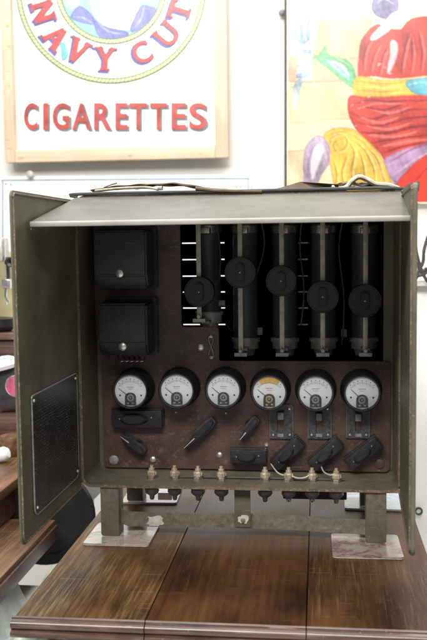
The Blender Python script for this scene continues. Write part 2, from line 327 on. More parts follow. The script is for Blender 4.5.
# picture coasters under the feet
def coaster(cx,cy,w,d,rz,mat,label):
    t=thing('picture_coaster',(cx,cy,.0005),label,'coaster','picture coasters under the cabinet feet'); t.rotation_euler[2]=0
    R=T((cx,cy,0))@Matrix.Rotation(rz,4,'Z')
    b=MB(); b.prism(rrect(-w/2,w/2,-d/2,d/2,.006),.0022,.0042,R,bev=.0004); b.build('printed_face',mat,t)
    b=MB(); b.prism(rrect(-w/2,w/2,-d/2,d/2,.006),.0005,.0021,R,bev=.0003); b.build('cork_base','ceramic',t)
    return t
coaster(-.326,.018,.108,.108,0,'print1','cream and pink picture coaster under the front left cabinet foot')
coaster(.074,-.008,.108,.108,.01,'print2','mauve picture coaster under the front right cabinet foot')
coaster(-.318,.25,.104,.104,.05,'print3','pink and white picture coaster under the rear left cabinet foot')
coaster(.100,.242,.106,.106,-.02,'print4','pale blue picture coaster under the rear right cabinet foot')
# ------------------------------------------------------------------ the cabinet
XL,XR,Z0,Z1,DP=-.387,.1265,.0885,.562,.262
cab=thing('switchboard_cabinet',(-.13,.1,.0045),'open olive green metal switchboard cabinet with six dials, sliders and black switches','cabinet')
def shell_ring(b,x0,x1,z0,z1,r,th,y0,y1):
    o=rrect(x0,x1,z0,z1,r); i=rrect(x0+th,x1-th,z0+th,z1-th,max(.001,r-th)); n=len(o); q=bmesh.new()
    V=[[q.verts.new((x,y,z)) for x,z in L] for L,y in ((o,y0),(o,y1),(i,y1),(i,y0))]
    for k in range(4):
        A,B=V[k],V[(k+1)%4]
        for j in range(n): q.faces.new((A[j],A[(j+1)%n],B[(j+1)%n],B[j]))
    bmesh.ops.recalc_face_normals(q,faces=q.faces[:]); b._add(q,Matrix())
b=MB(); shell_ring(b,XL,XR,Z0,Z1,.016,.0022,0,DP); case=b.build('case','olive_in',cab)
b=MB(); shell_ring(b,XL-.0012,XR+.0012,Z0-.0012,Z1+.0012,.017,.0042,-.0022,-.0002); b.build('front_rim','olive_edge',case)
b=MB(); shell_ring(b,XL+.0024,XR-.0024,Z0+.0024,Z1-.0024,.014,.016,.110,.1125); b.build('panel_frame','olive_in',case)
# back panel with real ventilation slots
xs=[XL+.003,P(183,300,Y=.2565).x,P(225,300,Y=.2565).x,P(270,300,Y=.2565).x,P(309,300,Y=.2565).x,XR-.003]
zs=[Z0+.003]; rows=[324.5,308,292,276,259.5,243]
for k,py in enumerate(rows):
    z=P(204,py,Y=.2565).z; zs+= [z-.0010,z+.0010]
zs.append(Z1-.003)
q=bmesh.new(); G=[[q.verts.new((x,.2565,z)) for z in zs] for x in xs]
for i in range(len(xs)-1):
    for j in range(len(zs)-1):
        if i==1 and j%2==1: continue
        q.faces.new((G[i][j],G[i+1][j],G[i+1][j+1],G[i][j+1]))
bmesh.ops.solidify(q,geom=q.faces[:],thickness=.002)
b=MB(); b._add(q,Matrix()); back=b.build('back_panel','blackmatte',cab)
b=MB()  # second column: steel strips imitate dim light seen through slots
for py in rows:
    for px in (271.6,):
        pass
    z=P(289,py,Y=.2535).z; b=MB(); b.box((P(303,py,Y=.2535).x,.254,z),(.018,.0016,.0022)); b.build('dim_slot_strip','steel',back)
# visor: slopes down and forward from the top edge
A=Vector((XL,-.002,Z1+.001)); dn=0
q=bmesh.new(); n=10; rows_=[]
for j in range(7):
    t=j/6; row=[]
    for i in range(n+1):
        s=i/n; x=XL+.001+(XR-XL-.002)*s+(.002*t)*(1-2*s)-.006*t*s
        row.append(q.verts.new((x,-.004-.235*t,Z1-.002-.0445*t+.0016*math.sin(PI*s)*math.sin(PI*t)+.0012*math.sin(9*s+2*t)*t)))
    rows_.append(row)
for a,c in zip(rows_,rows_[1:]):
    for i in range(n): q.faces.new((a[i],a[i+1],c[i+1],c[i]))
bmesh.ops.solidify(q,geom=q.faces[:],thickness=-.0018)
b=MB(); b._add(q,Matrix()); vis=b.build('visor','visor',cab,60)
vf=[P(32,226,Y=-.2395),P(412,221,Y=-.2395)]
b=MB(); b.tube([(XL+.002,-.2395,Z1-.049),(-.13,-.2398,Z1-.0487),(XR-.007,-.2395,Z1-.0485)],.0026,10,6,flat=(.0016,.0036)); b.build('front_lip','visor',vis)
b=MB()
for x,sg in ((XL+.0025,1),(XR-.006,-1)):
    b=MB()
    for k in (0,):
        b.prism([(-.006,Z1-.004),(-.238,Z1-.048),(-.238,Z1-.0565),(-.19,Z1-.0495),(-.006,Z1-.013)],x-.0008,x+.0008,Matrix(((0,0,1,0),(1,0,0,0),(0,1,0,0),(0,0,0,1)))); b.build('side_lip','olive',vis)

b=MB(); b.tube([(XL+.004,-.003,Z1-.001),(XL+.012,-.004,Z1+.0035),(-.13,-.004,Z1+.0035),(XR-.012,-.004,Z1+.0035),(XR-.001,-.003,Z1-.006)],.0028,8,6); b.build('hinge_bar','blackmatte',vis)
# side doors
def door(hx,ang,th,side,label):
    L=.294
    R=T((hx,0,0))@Matrix.Rotation(ang,4,'Z')
    # plate in local (-y) direction
    prof=rrect(-L,-.001,Z0-.004,Z1-.006,(.016,.012,.006,.008))
    mm=R@Matrix(((0,0,1,0),(1,0,0,0),(0,1,0,0),(0,0,0,1)))
    b=MB(); b.prism(prof,0 if side>0 else -th,th if side>0 else 0,mm,bev=.0011); d=b.build('door','olive',cab,label=label)
    b=MB(); pts=[mm@Vector((x,z,-.0006*side)) for x,z in rrect(-L+.0035,-.005,Z0+.000,Z1-.010,(.014,.01,.004,.006))]; pts.append(pts[0])
    b.tube(pts,.0016,6,1); b.build('rolled_edge','olive_edge',d)
    return d,mm
dl,ml=door(XL,math.radians(-.7),.004,-1,'left door carrying the black instruction plate')
dr,mr=door(XR,math.radians(-2.4),.006,1,'plain right door')
b=MB(); b.prism(rrect(-.246,-.028,.113,.280,(.012,.014,.004,.004)),.0004,.0026,ml,bev=.0005)
# plate placed from the photograph: rows of engraving
pl=b.build('instruction_plate','plate',dl)
b=MB()
fr=rrect(-.246,-.028,.113,.280,(.012,.014,.004,.004)); fp=[ml@Vector((x,z,.0018)) for x,z in fr]; fp.append(fp[0]); b.tube(fp,.0012,6,1); b.build('plate_border','grey_ins',pl)
for x,z in ((-.239,.273),(-.036,.273),(-.237,.123),(-.037,.123)):
    b=MB(); b.lathe([(0,.0045),(.0018,.004),(.0025,.0026)],ml@T((x,z,0)),12); b.build('rivet','bright',pl)
for hx in (XL-.001,XR+.002):
    b=MB(); b.tube([(hx,-.004,Z0+.03),(hx,-.004,Z1-.05)],.0026,8,1); b.build('hinge','olive_edge',cab)
# torn lip at the top of the right door
b=MB(); q=[P(402,190,Y=-.03),P(408,184,Y=-.12),P(420,181,Y=-.25),P(419,190,Y=-.25),P(414,200,Y=-.2),P(411,205,Y=-.12)]
qb=bmesh.new(); qb.faces.new([qb.verts.new(v) for v in q]); bmesh.ops.solidify(qb,geom=qb.faces[:],thickness=.0016); b._add(qb,Matrix()); b.build('bent_corner','visor',dr)
# feet and crossbar
def leg(x0,x1,y,back=False):
    b=MB(); xm=(x0+x1)/2; w=x1-x0
    b.prism(rrect(x0,x1,.0046,Z0-.0014,(.004,.004,.0,.0)),-.0015,.0015,T((0,y,0))@Matrix(((1,0,0,0),(0,0,-1,0),(0,1,0,0),(0,0,0,1))),bev=.0006)
    s=x1-.0015 if x0<-.1 else x0+.0015
    b.box((s,y+.018,(Z0+.003)/2),(.003,.032,Z0-.0055),bev=.0006)
    return b.build('leg','legp',cab)
xa,xb=P(100.5,510,Y=0).x,P(118.5,510,Y=0).x; xc,xd=P(366,510,Y=0).x,P(386.5,510,Y=0).x
leg(xa,xb,.003); leg(xc,xd,.003); leg(xa,xb,.205,True); leg(xc,xd,.205,True)
yb=.028
pp=[(118,508,.010),(124,517,.020),(140,519,yb),(200,520,yb),(243,520.5,yb),(300,523,yb),(345,526,yb),(366,527,.020)]
path=[P(x,y,Y=Y) for x,y,Y in pp]
qb=bmesh.new(); L=cat(path,6); up=Vector((0,0,.0122)); rows_=[]
dv=Vector((0,.0015,0))
for p in L: rows_.append([qb.verts.new(p+up-dv),qb.verts.new(p-up-dv),qb.verts.new(p-up+dv),qb.verts.new(p+up+dv)])
for a,c in zip(rows_,rows_[1:]):
    for k in range(4): qb.faces.new((a[k],a[(k+1)%4],c[(k+1)%4],c[k]))
qb.faces.new(rows_[0]); qb.faces.new(rows_[-1])
bmesh.ops.recalc_face_normals(qb,faces=qb.faces[:])
b=MB(); b._add(qb,Matrix()); cbm=b.build('crossbar','legp',cab)
def chip(px0,px1,py0,py1,Y,par,seed):
    rnd=random.Random(seed); pts=[]; c=((px0+px1)/2,(py0+py1)/2)
    for k in range(18):
        a=2*PI*k/18; rr=rnd.uniform(.7,1.1); v=P(c[0]+(px1-px0)/2*math.copysign(abs(math.cos(a))**.6,math.cos(a))*rr,c[1]-(py1-py0)/2*math.copysign(abs(math.sin(a))**.6,math.sin(a))*min(rr,1),Y=Y); pts.append((v.x,v.z))
    b=MB(); b.prism(pts,0,.0004,T((0,Y,0))@XZ); b.build('paint_chip','ceramic',par)
chip(147,164,515,526.5,yb-.0017,cbm,3)
b=MB(); x0,x1=P(234.5,505,Y=.02).x,P(250.5,505,Y=.02).x; zz=P(242,527,Y=.02).z
b.box(((x0+x1)/2,.0195,(zz+Z0-.002)/2),(x1-x0,.0025,Z0-.002-zz),bev=.0006); br=b.build('centre_bracket','legp',cab)
chip(238,249,515,524,.0178,br,5)
b=MB(); b.lathe([(0,.004),(.003,.0034),(.004,.001),(.004,0)],at(P(243,520,Y=.0178)),14); b.build('bolt','steel',br)
x0,x1=P(284,497,Y=.13).x,P(346,497,Y=.13).x
b=MB(); b.box(((x0+x1)/2,.11,Z0-.0205),(x1-x0,.05,.038),bev=.002); b.build('under_box','blackmatte',cab)
# ------------------------------------------------------------------ instrument panel
PY=.104
def pc(px,py,Y=PY): v=P(px,py,Y=Y); return v.x,v.z
ptl=pc(97,300); pbl=pc(104,467.5); pbr=pc(390,470.5)
x0=pbl[0]; x1=pbr[0]; zb=pbl[1]; zt=Z1-.012
s1=pc(181.5,327); s2=pc(219,361)
r=.0045
out=[(x0+.006,zb),(x1-.008,zb)]
pts=rrect(x0,x1,zb,s2[1],(.008,.010,.006,0),5)[:-1]     # bottom-left, bottom-right, top-right corners
def arc(cx,cy,a0,a1,rr=r,n=5): return [(cx+rr*math.cos(a0+(a1-a0)*k/n),cy+rr*math.sin(a0+(a1-a0)*k/n)) for k in range(n+1)]
pts+=arc(s2[0]+r,s2[1]+r,1.5*PI,PI)
pts+=arc(s2[0]-r,s1[1]-r,0,.5*PI)
pts+=arc(s1[0]+r,s1[1]+r,1.5*PI,PI)
pts+=[(s1[0],zt),(x0-.012,zt),(x0-.012,ptl[1]-.06),(x0,ptl[1]-.075)]
b=MB(); b.prism(pts,0,.005,T((0,PY+.005,0))@XZ,bev=.0008); panel=b.build('instrument_panel','bakelite',cab)
def pan_screw(px,py,rp,mat,h=.003,name='panel_screw'):
    v=P(px,py,Y=PY); R=rp*.00169
    b=MB(); b.lathe([(0,h),(R*.6,h*.9),(R*.95,h*.4),(R,0)],at(v),18); o=b.build(name,mat,panel); return o
for px,py,rp,mt in ((114,460,5,'grey_ins'),(379.5,464,5.2,'bakelite'),(153,459.5,3.2,'bright'),(219.7,455,3,'bright'),(266.5,445,2.2,'bright'),(200.5,347.5,3.7,'bright'),(176,412,1.5,'brass'),(226,413,1.7,'brass')):
    pan_screw(px,py,rp,mt)
# figure-eight link
b=MB()
v0=P(211,337,Y=PY-.003); v1=P(211.5,357,Y=PY-.003)
lp=[]
for k in range(25):
    t=2*PI*k/24; z=(v0.z+v1.z)/2+(v0.z-v1.z)*.56*math.cos(t); x=v0.x+.0042*math.sin(2*t)*(.9) ; lp.append((x,PY-.003,z))
b.tube(lp,.0009,6,2); b.lathe([(0,.004),(.0028,.003),(.003,0)],at((v0.x,PY,v0.z+.001)),12); b.lathe([(0,.004),(.0028,.003),(.003,0)],at((v1.x,PY,v1.z-.001)),12)
b.build('terminal_link','steel',cab)
# engraved captions (unreadable fine lines) on the panel
b=MB(); rnd=random.Random(11)
for (cx,cy,w) in ((176,367,18),(223,367,16),(269,367,14),(315,366,16),(362,367,14),(193,427,10),(214,430,10),(180,428,8),(240,408,16),(256,402,8),(236,432,10),(150,437,10),(280,441,10),(257,429,8),(131,458,0),(165,432,6)):
    if not w: continue
    x=cx-w/2; b=MB()
    while x<cx+w/2:
        L_=rnd.uniform(1.0,2.2); v=P(x+L_/2,cy+rnd.uniform(-.2,.2),Y=PY-.0002); b.box(v,(L_*.00145,.0003,rnd.uniform(.0008,.0018))); x+=L_+.8
    b.build('engraved_caption','engrave',panel)
# ------------------------------------------------------------------ meters
MZ=.0575
def meter(px,py,kind,needle):
    c=P(px,py,Y=MZ); base=Vector((c.x,PY,c.z)); R=at(base); h=PY-MZ
    b=MB(); b.lathe([(0,0),(.0345,0),(.0352,.003),(.0325,.006),(.0315,.012),(.0312,h-.012),(.0318,h-.009),(.0312,h-.003),(.0296,h),(.0280,h),(.0272,h-.002),(.0268,h-.006),(0,h-.0062)],R,56)
    mt=b.build('meter','black',cab)
    b=MB(); b.lathe([(0,h-.0050),(.0266,h-.0050),(.0266,h-.0058),(0,h-.0058)],R,48); b.build('dial','dial',mt)
    zf=h-.0049
    b=MB(); pv=-.008
    def pt(a,rad): return (rad*math.sin(a),pv+rad*math.cos(a))
    for k in range(31):
        a=math.radians(-48+96*k/30); l=.0026 if k%5==0 else .0014; x,y=pt(a,.0262-l/2)
        b.box((x,y,zf),(.00028 if k%5 else .00045,l,.0002),R@T((0,0,0))@T((x,y,0))@Matrix.Rotation(-a,4,'Z')@T((-x,-y,0)))
    for k in range(40):
        a=math.radians(-48+96*(k+.5)/40); x,y=pt(a,.0235); b.box((x,y,zf),(.0011,.0002,.0002),R@T((x,y,0))@Matrix.Rotation(-a,4,'Z')@T((-x,-y,0)))
    for k in range(7):
        a=math.radians(-42+84*k/6); x,y=pt(a,.0285); b.box((x,y,zf),(.0014,.0014,.0002),R@T((x,y,0))@Matrix.Rotation(-a,4,'Z')@T((-x,-y,0)))
    b.build('scale_marks','ink',mt)
    b=MB()
    for j,(y,w,hh) in enumerate(((.0095,.011,.0016),(.0062,.008,.0009))):
        x=-w/2
        while x<w/2: b.box((x+.0006,y-.003,zf),(.0010,hh,.0002),R); x+=.0017
    b.build('dial_caption','red_ink' if kind=='amber' else 'grey_ins',mt)
    if kind=='amber':
        b=MB(); q=bmesh.new(); A_=[];B_=[]
        for k in range(17):
            a=math.radians(-33+66*k/16); x,y=pt(a,.0335); ro=math.hypot(x,y)
            rl=.0258; x*=rl/ro; y*=rl/ro
            A_.append(q.verts.new((x,y,zf+.0006))); x,y=pt(a,.0245); B_.append(q.verts.new((x,y,zf+.0006)))
        b.prism([(v.co.x,v.co.y) for v in A_]+[(v.co.x*.999,v.co.y-.0003) for v in B_[::-1]],zf+.0004,zf+.0007,R); q.free(); b.build('amber_arc','amber',mt)
    # pivot cover arch
    w=.0096; arch=[(-w,-.0255),(w,-.0255),(w,-.0105)]+[(w*math.cos(t),-.0105+w*.85*math.sin(t)) for t in [PI*k/10 for k in range(1,10)]]+[(-w,-.0105)]
    arch=[(x,y if y>-.02 else -math.sqrt(.0258**2-x*x)) for x,y in arch]
    b=MB(); b.prism(arch,zf,zf+.0022,R,bev=.0005); cv=b.build('pivot_cover','pivot',mt)
    b=MB(); b.lathe([(.0034,.0026),(.0048,.003),(.0062,.0026),(.0064,.0018)],R@T((0,-.0115,zf)),20); b.lathe([(0,.0034),(.0016,.003),(.002,.002)],R@T((0,-.0112,zf)),12)
    b.box((-.004,-.0205,zf+.0024),(.0035,.0025,.001),R); b.box((.0045,-.0200,zf+.0024),(.003,.0022,.001),R); b.build('coil_ring','gold' if kind=='amber' else 'steel',cv)
    a=math.radians(needle); b=MB(); b.prism([(-.0005,.008),(.0005,.008),(.00025,.0255),(-.00025,.0255)],zf+.0014,zf+.0018,R@T((0,pv-.003,0))@Matrix.Rotation(-a,4,'Z'))
    b.build('needle','ink',mt)
    b=MB()
    for x in (-.0182,.0182): b.lathe([(0,.0012),(.0013,.001),(.0016,0)],R@T((x,-.0075,zf)),12)
    b.build('dial_screw','ink',mt)
    b=MB(); b.lathe([(0,h-.0016),(.0150,h-.0018),(.0270,h-.0026)],R,40); b.build('glass','glass',mt)
    return mt
for (px,py,k,nd) in ((129.9,391.5,'',-52),(176.3,391,'',-50),(223.1,391,'',-49),(269,392.8,'amber',-50),(315.6,393.3,'',-48),(362.2,393.6,'',-46)):
    o=meter(px,py,k,nd)
    if k: o['label']='meter with amber arc and red caption'
# ------------------------------------------------------------------ toggle plates
def toggle(x0,x1,ytop,ybot,lx,ly):
    Yp=PY-.0002; a=P(x0,ytop,Y=Yp); c=P(x1,ybot,Y=Yp); cx=(a.x+c.x)/2
    b=MB(); sx=P(lx,425,Y=Yp).x
    z0_,z1_=c.z,a.z; hw=.0058; ha,hb=P(lx,431,Y=Yp).z,P(lx,410,Y=Yp).z
    for bx in (((a.x+sx-hw)/2,(z0_+z1_)/2,sx-hw-a.x,z1_-z0_),((c.x+sx+hw)/2,(z0_+z1_)/2,c.x-sx-hw,z1_-z0_),(sx,(z0_+ha)/2,2*hw,ha-z0_),(sx,(z1_+hb)/2,2*hw,z1_-hb)):
        b.box((bx[0],PY-.0022,bx[1]),(bx[2]-.0001,.004,bx[3]-.0001))
    b.box(((a.x+c.x)/2,PY+.004,(z0_+z1_)/2),(c.x-a.x-.002,.006,z1_-z0_-.002))
    t=b.build('toggle_switch','black',cab)
    b=MB(); v=P(lx,ly,Y=PY-.012); b.box((v.x,PY-.006,v.z),(.0105,.018,.0125),bev=.0015); b.build('lever','grey_ins',t)
    b=MB(); b.box((sx,PY-.0044,P(lx,434.8,Y=PY).z),(.010,.0006,.0055)); b.build('label_tab','grey_ins',t)
    for px,py in ((x0+3.8,434.8),(x1-3.6,434.8),(x1-4,409)):
        v=P(px,py,Y=PY-.004); b=MB(); b.lathe([(0,.002),(.0016,.0016),(.0021,0)],at(v),12); b.build('screw','bright',t)
    b=MB()
    for px in (x0+.4,x1-.4):
        a_=P(px,ytop+2,Y=PY-.0045); c_=P(px,ybot-.5,Y=PY-.0045); b.box(((a_.x+c_.x)/2,PY-.0044,(a_.z+c_.z)/2),(.0005,.0003,a_.z-c_.z))
    b.build('edge_line','grey_ins',t)
toggle(269.5,293.4,404,438.5,280.5,416); toggle(307.8,331.6,404,438.5,319,417); toggle(346,369.8,404,438,358.3,417.5)
# ------------------------------------------------------------------ rotary handles
def block(px,py,L_,W_,ang,H_=.026,lobe=True,label=None):
    v=P(px,py,Y=PY-H_); R=at(Vector((v.x,PY,v.z)),math.radians(ang)); k=.00163; l=L_*k; w=W_*k
    b=MB(); b.box((0,0,H_*.42),(l,w,H_*.84),R,bev=.0018)
    b.box((0,0,H_*.2),(l+.003,w+.003,H_*.40),R,bev=.0015)
    g=b.build('selector_block','black',cab)
    b=MB(); n=14; o=[(l*.31*math.cos(2*PI*i/n)-l*.05,w*.36*math.sin(2*PI*i/n)) for i in range(n)]
    b.prism(o,H_*.84-.001,H_*1.12,R,bev=.0012,top=.72); b.build('grip','black',g)
    for x in (-.33,.30):
        b=MB(); b.lathe([(0,.0014),(.0013,.0012),(.0018,0)],R@T((l*x,0 if x<0 else w*.1,H_*.84+(0 if abs(x)>.32 else .001))),12); b.build('screw','steel',g)
    if label: g['label']=label
    return g
a1=block(136,419.5,54,18,0,.024); a1['label']='wide horizontal switch block below the first meter'
block(248,457.5,37,14,0,.024,label='horizontal switch block in the bottom row')
block(287.3,454.5,37,13,44,.026); block(325.8,455,38,13,42,.026); block(363.7,454.5,39,13.5,39,.026)
def pointer(tip,tail,W_,hub,H_=.024,label=None):
    Yk=PY-H_*.8; a=P(*tip,Y=Yk); c=P(*tail,Y=Yk); mid=(a+c)/2; d=a-c; l=math.hypot(d.x,d.z); ang=math.atan2(d.z,d.x)
    R=at(Vector((mid.x,PY,mid.z)),ang); w=W_*.00163
    b=MB(); o=[(l/2,.0008),(l*.16,w*.5),(-l*.38,w*.5),(-l*.5,w*.32),(-l*.5,-w*.32),(-l*.38,-w*.5),(l*.16,-w*.5),(l/2,-.0008)]
    b.prism(o[::-1],.003,H_*.7,R); o2=[(x*.97,y*.62) for x,y in o]; b.prism(o2[::-1],H_*.7,H_,R,bev=.0006,top=.9)
    if hub: b.lathe([(0,0),(hub,0),(hub*.96,.004),(hub*.85,H_*.62),(hub*.78,H_*.68),(0,H_*.68)],R@T((-l*.12,0,0)),28)
    g=b.build('pointer_knob','black',cab)
    b=MB(); b.prism([(l*.47,.0004),(l*.12,.0009),(l*.12,-.0009),(l*.47,-.0004)][::-1],H_-.0004,H_+.0006,R); b.build('pointer_line','bright',g)
    if label: g['label']=label
pointer((120.5,435.5),(144,453),10,.0105); pointer((183.5,448.5),(213.5,420),10.5,0,label='longest pointer knob, aimed down left'); pointer((239.5,440),(257,418.5),9,.0105)
# ------------------------------------------------------------------ black covers
def cover(px0,px1,py0,py1,sx,sy,label):
    Yf=.028; a=P(px0,py0,Y=Yf); c=P(px1,py1,Y=Yf); w=c.x-a.x; h=a.z-c.z; cx=(a.x+c.x)/2; cz=(a.z+c.z)/2
    b=MB(); b.prism(rrect(-w/2-.004,w/2+.006,-h/2-.004,h/2+.004,.005),0,.012,at((cx,PY,cz)),bev=.001)
    g=b.build('switch_cover','black',cab,label=label)
    b=MB(); dpt=PY-Yf
    # moulded hood with a chamfered lower front
    side=[(.0115,-h/2),(dpt-.014,-h/2),(dpt,-h/2+.022),(dpt,h/2-.003),(.0115,h/2+.0)]
    mm=at((cx,PY,cz))@Matrix(((0,0,1,0),(0,1,0,0),(-1,0,0,0),(0,0,0,1)))
    mm=at((cx,PY,cz))@Matrix(((0,0,1,0),(0,1,0,0),(1,0,0,0),(0,0,0,1)))
    b.prism(side,-w/2,w/2,mm,bev=.0035,seg=4); b.build('hood','black',g)
    v=P(sx,sy,Y=Yf+.004); b=MB(); b.lathe([(0,.006),(.0035,.0055),(.0062,.004),(.0074,.001),(.0074,-.012)],at(v),24); b.build('thumb_screw','bright',g)
    return g
cover(93,147,229,289,120,273.5,'upper black cover in shade'); cover(97.5,147.5,302,357,123,346.5,'lower black cover')
b=MB()
for k in range(5):
    x=118+k*5; b.tube([P(x,356,Y=.07),P(x+2,361,Y=.062),P(x+6,360.5,Y=.064),P(x+7,357,Y=.075)],.0012,6,4)
b.build('wire_tails','steel',cab)
# ------------------------------------------------------------------ slide resistors
RY=.128; TY=.200
def slider(rx,tx,rodtop,rodbot,kx,ky,kr,ttop,tbot,idx):
    tc=P(tx,300,Y=TY); zt_=P(tx,ttop,Y=TY).z; zb_=P(tx,tbot,Y=TY).z; rr=.0222
    b=MB(); b.lathe([(0,zt_),(rr,zt_),(rr,zb_),(0,zb_)],T((tc.x,TY,0)),36); t=b.build('slide_resistor','tube',cab)
    b=MB()
    b.lathe([(0,zb_),(rr+.0008,zb_),(rr+.0008,zb_+.020),(rr,zb_+.020)],T((tc.x,TY,0)),36); 
    b.lathe([(rr,zb_+.0125),(rr+.0034,zb_+.0125),(rr+.0034,zb_+.0185),(rr,zb_+.0185)],T((tc.x,TY,0)),36)
    b.lathe([(0,zb_-.012),(rr*.7,zb_-.012),(rr*.8,zb_),(0,zb_)],T((tc.x,TY,0)),30)
    b.box((tc.x,TY-.035,zb_+.004),(.014,.045,.004)); b.build('end_collar','ceramic',t)
    b=MB(); b.lathe([(rr,zt_-.003),(rr+.002,zt_-.003),(rr+.002,zt_-.016),(rr,zt_-.016)],T((tc.x,TY,0)),36); b.box((tc.x,TY-.032,zt_-.012),(.016,.03,.010),bev=.001); b.build('top_clamp','steel',t)
    a=P(rx,rodtop,Y=RY); c=P(rx+.8,rodbot,Y=RY); xm=(a.x+c.x)/2
    b=MB(); b.box((xm,RY,(a.z+.02+c.z)/2),(.0082,.006,a.z+.02-c.z),bev=.0008); b.build('slide_rod','rod',t)
    b=MB(); b.box((xm,RY-.006,c.z+.003),(.022,.006,.0066),bev=.0008); b.box((xm,RY+.018,c.z+.003),(.012,.042,.005),bev=.0006); b.lathe([(0,.004),(.003,.0035),(.0036,0)],at((xm,RY-.009,c.z+.010)),12); b.build('rod_foot','ceramic',t)
    k=P(kx,ky,Y=RY-.02); R=at((k.x,RY,k.z)); q=kr*.00170
    b=MB(); b.lathe([(0,.004),(q*.97,.004),(q,.0055),(q,.0155),(q*.965,.0175),(q*.90,.0175),(q*.88,.0168),(0,.0168)],R,56)
    b.box((0,0,.010),(.020,.05,.012),R,bev=.001)
    kn=b.build('slider_knob','knob',t)
    b=MB(); o=rrect(-.0078,.0078,-.0165,.0165,.0077,6); b.prism(o,.0165,.0235,R,bev=.0018,top=.9); b.build('finger_grip','knob',kn)
    b=MB(); b.lathe([(0,.0246),(.0012,.0243),(.0018,.0235)],R,12); b.build('screw','steel',kn)
slider(198.5,209,222,322,199,292,15.6,224,322,0)
slider(240,245.5,222,356,240,272.5,16,224,348,1)
slider(281.5,284.8,222,356,281,281,15.6,224,348,2)
slider(322.3,323.5,222,356,322.8,297,16.2,224,348,3)
slider(365,364,222,356,365,301,16.6,224,348,4)
b=MB()
for w in ([(216,216),(219,240),(220.5,262),(219,281)],[(259,214),(264,235),(263.5,252),(257.5,272)],[(302,216),(300,248),(304,290),(301,325)],[(343,218),(339,250),(344,300),(342,345)]):
    b=MB(); b.tube([P(x,y,Y=.16) for x,y in w],.0016,8,8); b.build('hanging_wire','wire_dark',cab)
b=MB(); b.tube([P(226,322,Y=.2),P(231,331,Y=.19),P(236,328,Y=.2)],.0014,6,6)
b.build('hanging_wire','wire_dark',cab)
b=MB(); b.box(P(222,303,Y=.19),(.012,.01,.010),bev=.001); b.build('inner_bracket','grey_ins',cab)
for q_ in ((260,331),(344,333)):
    b=MB(); b.box(P(*q_,Y=.2),(.010,.01,.014),bev=.001); b.build('inner_bracket','grey_ins',cab)
# ------------------------------------------------------------------ terminals
for px,sk in ((151.8,0),(174.6,.3),(197.9,-.2),(221.3,.1),(265,.2),(288.6,-.3),(312,.15),(336.2,-.1)):
    v=P(px,478,Y=.048); x=v.x; zb_=Z0+.0022
    R=T((x,.048,zb_))@Matrix.Rotation(sk,4,'Z')
    b=MB(); b.lathe([(0,0),(.0064,0),(.0064,.004),(.0052,.0052),(0,.0052)],R,6); b.build('terminal','brass',cab) if False else None
    b2=MB(); b2.lathe([(0,0),(.0085,0),(.0085,.0035),(.0072,.0045),(0,.0045)],R,6)
    t=b2.build('terminal','steel',cab,25); b.bm.free()
    b=MB(); b.lathe([(0,.0046),(.0072,.0046),(.0078,.0055),(.0078,.0118),(.0066,.013),(.0050,.0132),(.0050,.0175),(.0030,.018),(.0030,.0225),(0,.0228)],R,8); b.box((.004,0,.0092),(.009,.005,.005),R,bev=.0008); b.build('brass_nut','brass',t,25)
    b=MB(); zc=Z0-.0005
    b.lathe([(0,zc),(.0075,zc),(.0082,zc-.011),(.0118,zc-.014),(.0122,zc-.019),(.0100,zc-.0225),(.0045,zc-.0265),(.004,zc-.031),(.003,zc-.0335),(0,zc-.0335)],T((x,.048,0)),24); b.build('insulator_bell','grey_ins',t)
for px in (288.6,312):
    v=P(px,478,Y=.048); b=MB(); b.lathe([(.0018,.001),(.0032,.0012),(.0034,0)],at((v.x,.0435,Z0-.0305)),14); b.build('terminal_ring','bright',cab)
b=MB(); b.tube([P(176,477,Y=.052),P(230,477.5,Y=.052),P(345,480,Y=.052)],.0019,8,4); b.build('bus_bar','wire_dark',cab)
b=MB()
for w in ([(271,464,.09),(277,472,.06),(283,475,.05),(288,474,.045)],[(290,475,.045),(297,478,.042),(305,477.5,.042),(311,474,.045)],[(321,466,.09),(324,472,.06),(330,475,.045),(335,474,.045)]):
    b=MB(); b.tube([P(x,y,Y=Y) for x,y,Y in w],.0012,8,8); b.build('white_lead','wire_white',cab)
b=MB(); b.box((P(165,497,Y=.05).x,.05,P(165,497,Y=.05).z+.001),(.024,.002,.012),bev=.0005); b.build('paper_tag','print3',cab)
# ------------------------------------------------------------------ straps on top
tz=Z1+.006
def ribbon(name,pts,w,th,mat,label,catg):
    "strap lying along a path; width runs in depth"
    q=bmesh.new(); L_=cat([Vector(p) for p in pts],8); rows_=[]
    for i,p in enumerate(L_):
        wob=.003*math.sin(i*.7); rows_.append((q.verts.new(p+Vector((0,-w/2,wob*.3))),q.verts.new(p+Vector((0,0,.003+wob*.2))),q.verts.new(p+Vector((0,w/2,-wob*.3)))))
    for a,c in zip(rows_,rows_[1:]):
        for k in (0,1): q.faces.new((a[k],a[k+1],c[k+1],c[k]))
    bmesh.ops.solidify(q,geom=q.faces[:],thickness=th); bmesh.ops.recalc_face_normals(q,faces=q.faces[:])
    b=MB(); b._add(q,Matrix()); return b
def PT(px,py,Y=.05): return P(px,py,Y=Y)
c1=thing('canvas_strap',P(180,192,Y=.05),'dark brown canvas strap humped on the left half of the cabinet roof','strap')
ribbon('s',[PT(90,192),PT(108,188.5),PT(130,186.3),PT(150,185.5),PT(176,185.6),PT(198,188),PT(232,191.5)],.05,.009,'canvas','','').build('webbing','canvas',c1)
b=MB(); b.tube([PT(96,191,.01),PT(118,188.6,.01),PT(146,187.6,.01),PT(158,189.5,.01)],.003,8,8,flat=(.009,.0022)); b.build('pale_tape','strap',c1)
b=MB(); b.tube([PT(104,187.5,.05),PT(112,184.5,.06),PT(117,183.2,.06)],.0012,6,6); b.build('loose_thread','canvas',c1)
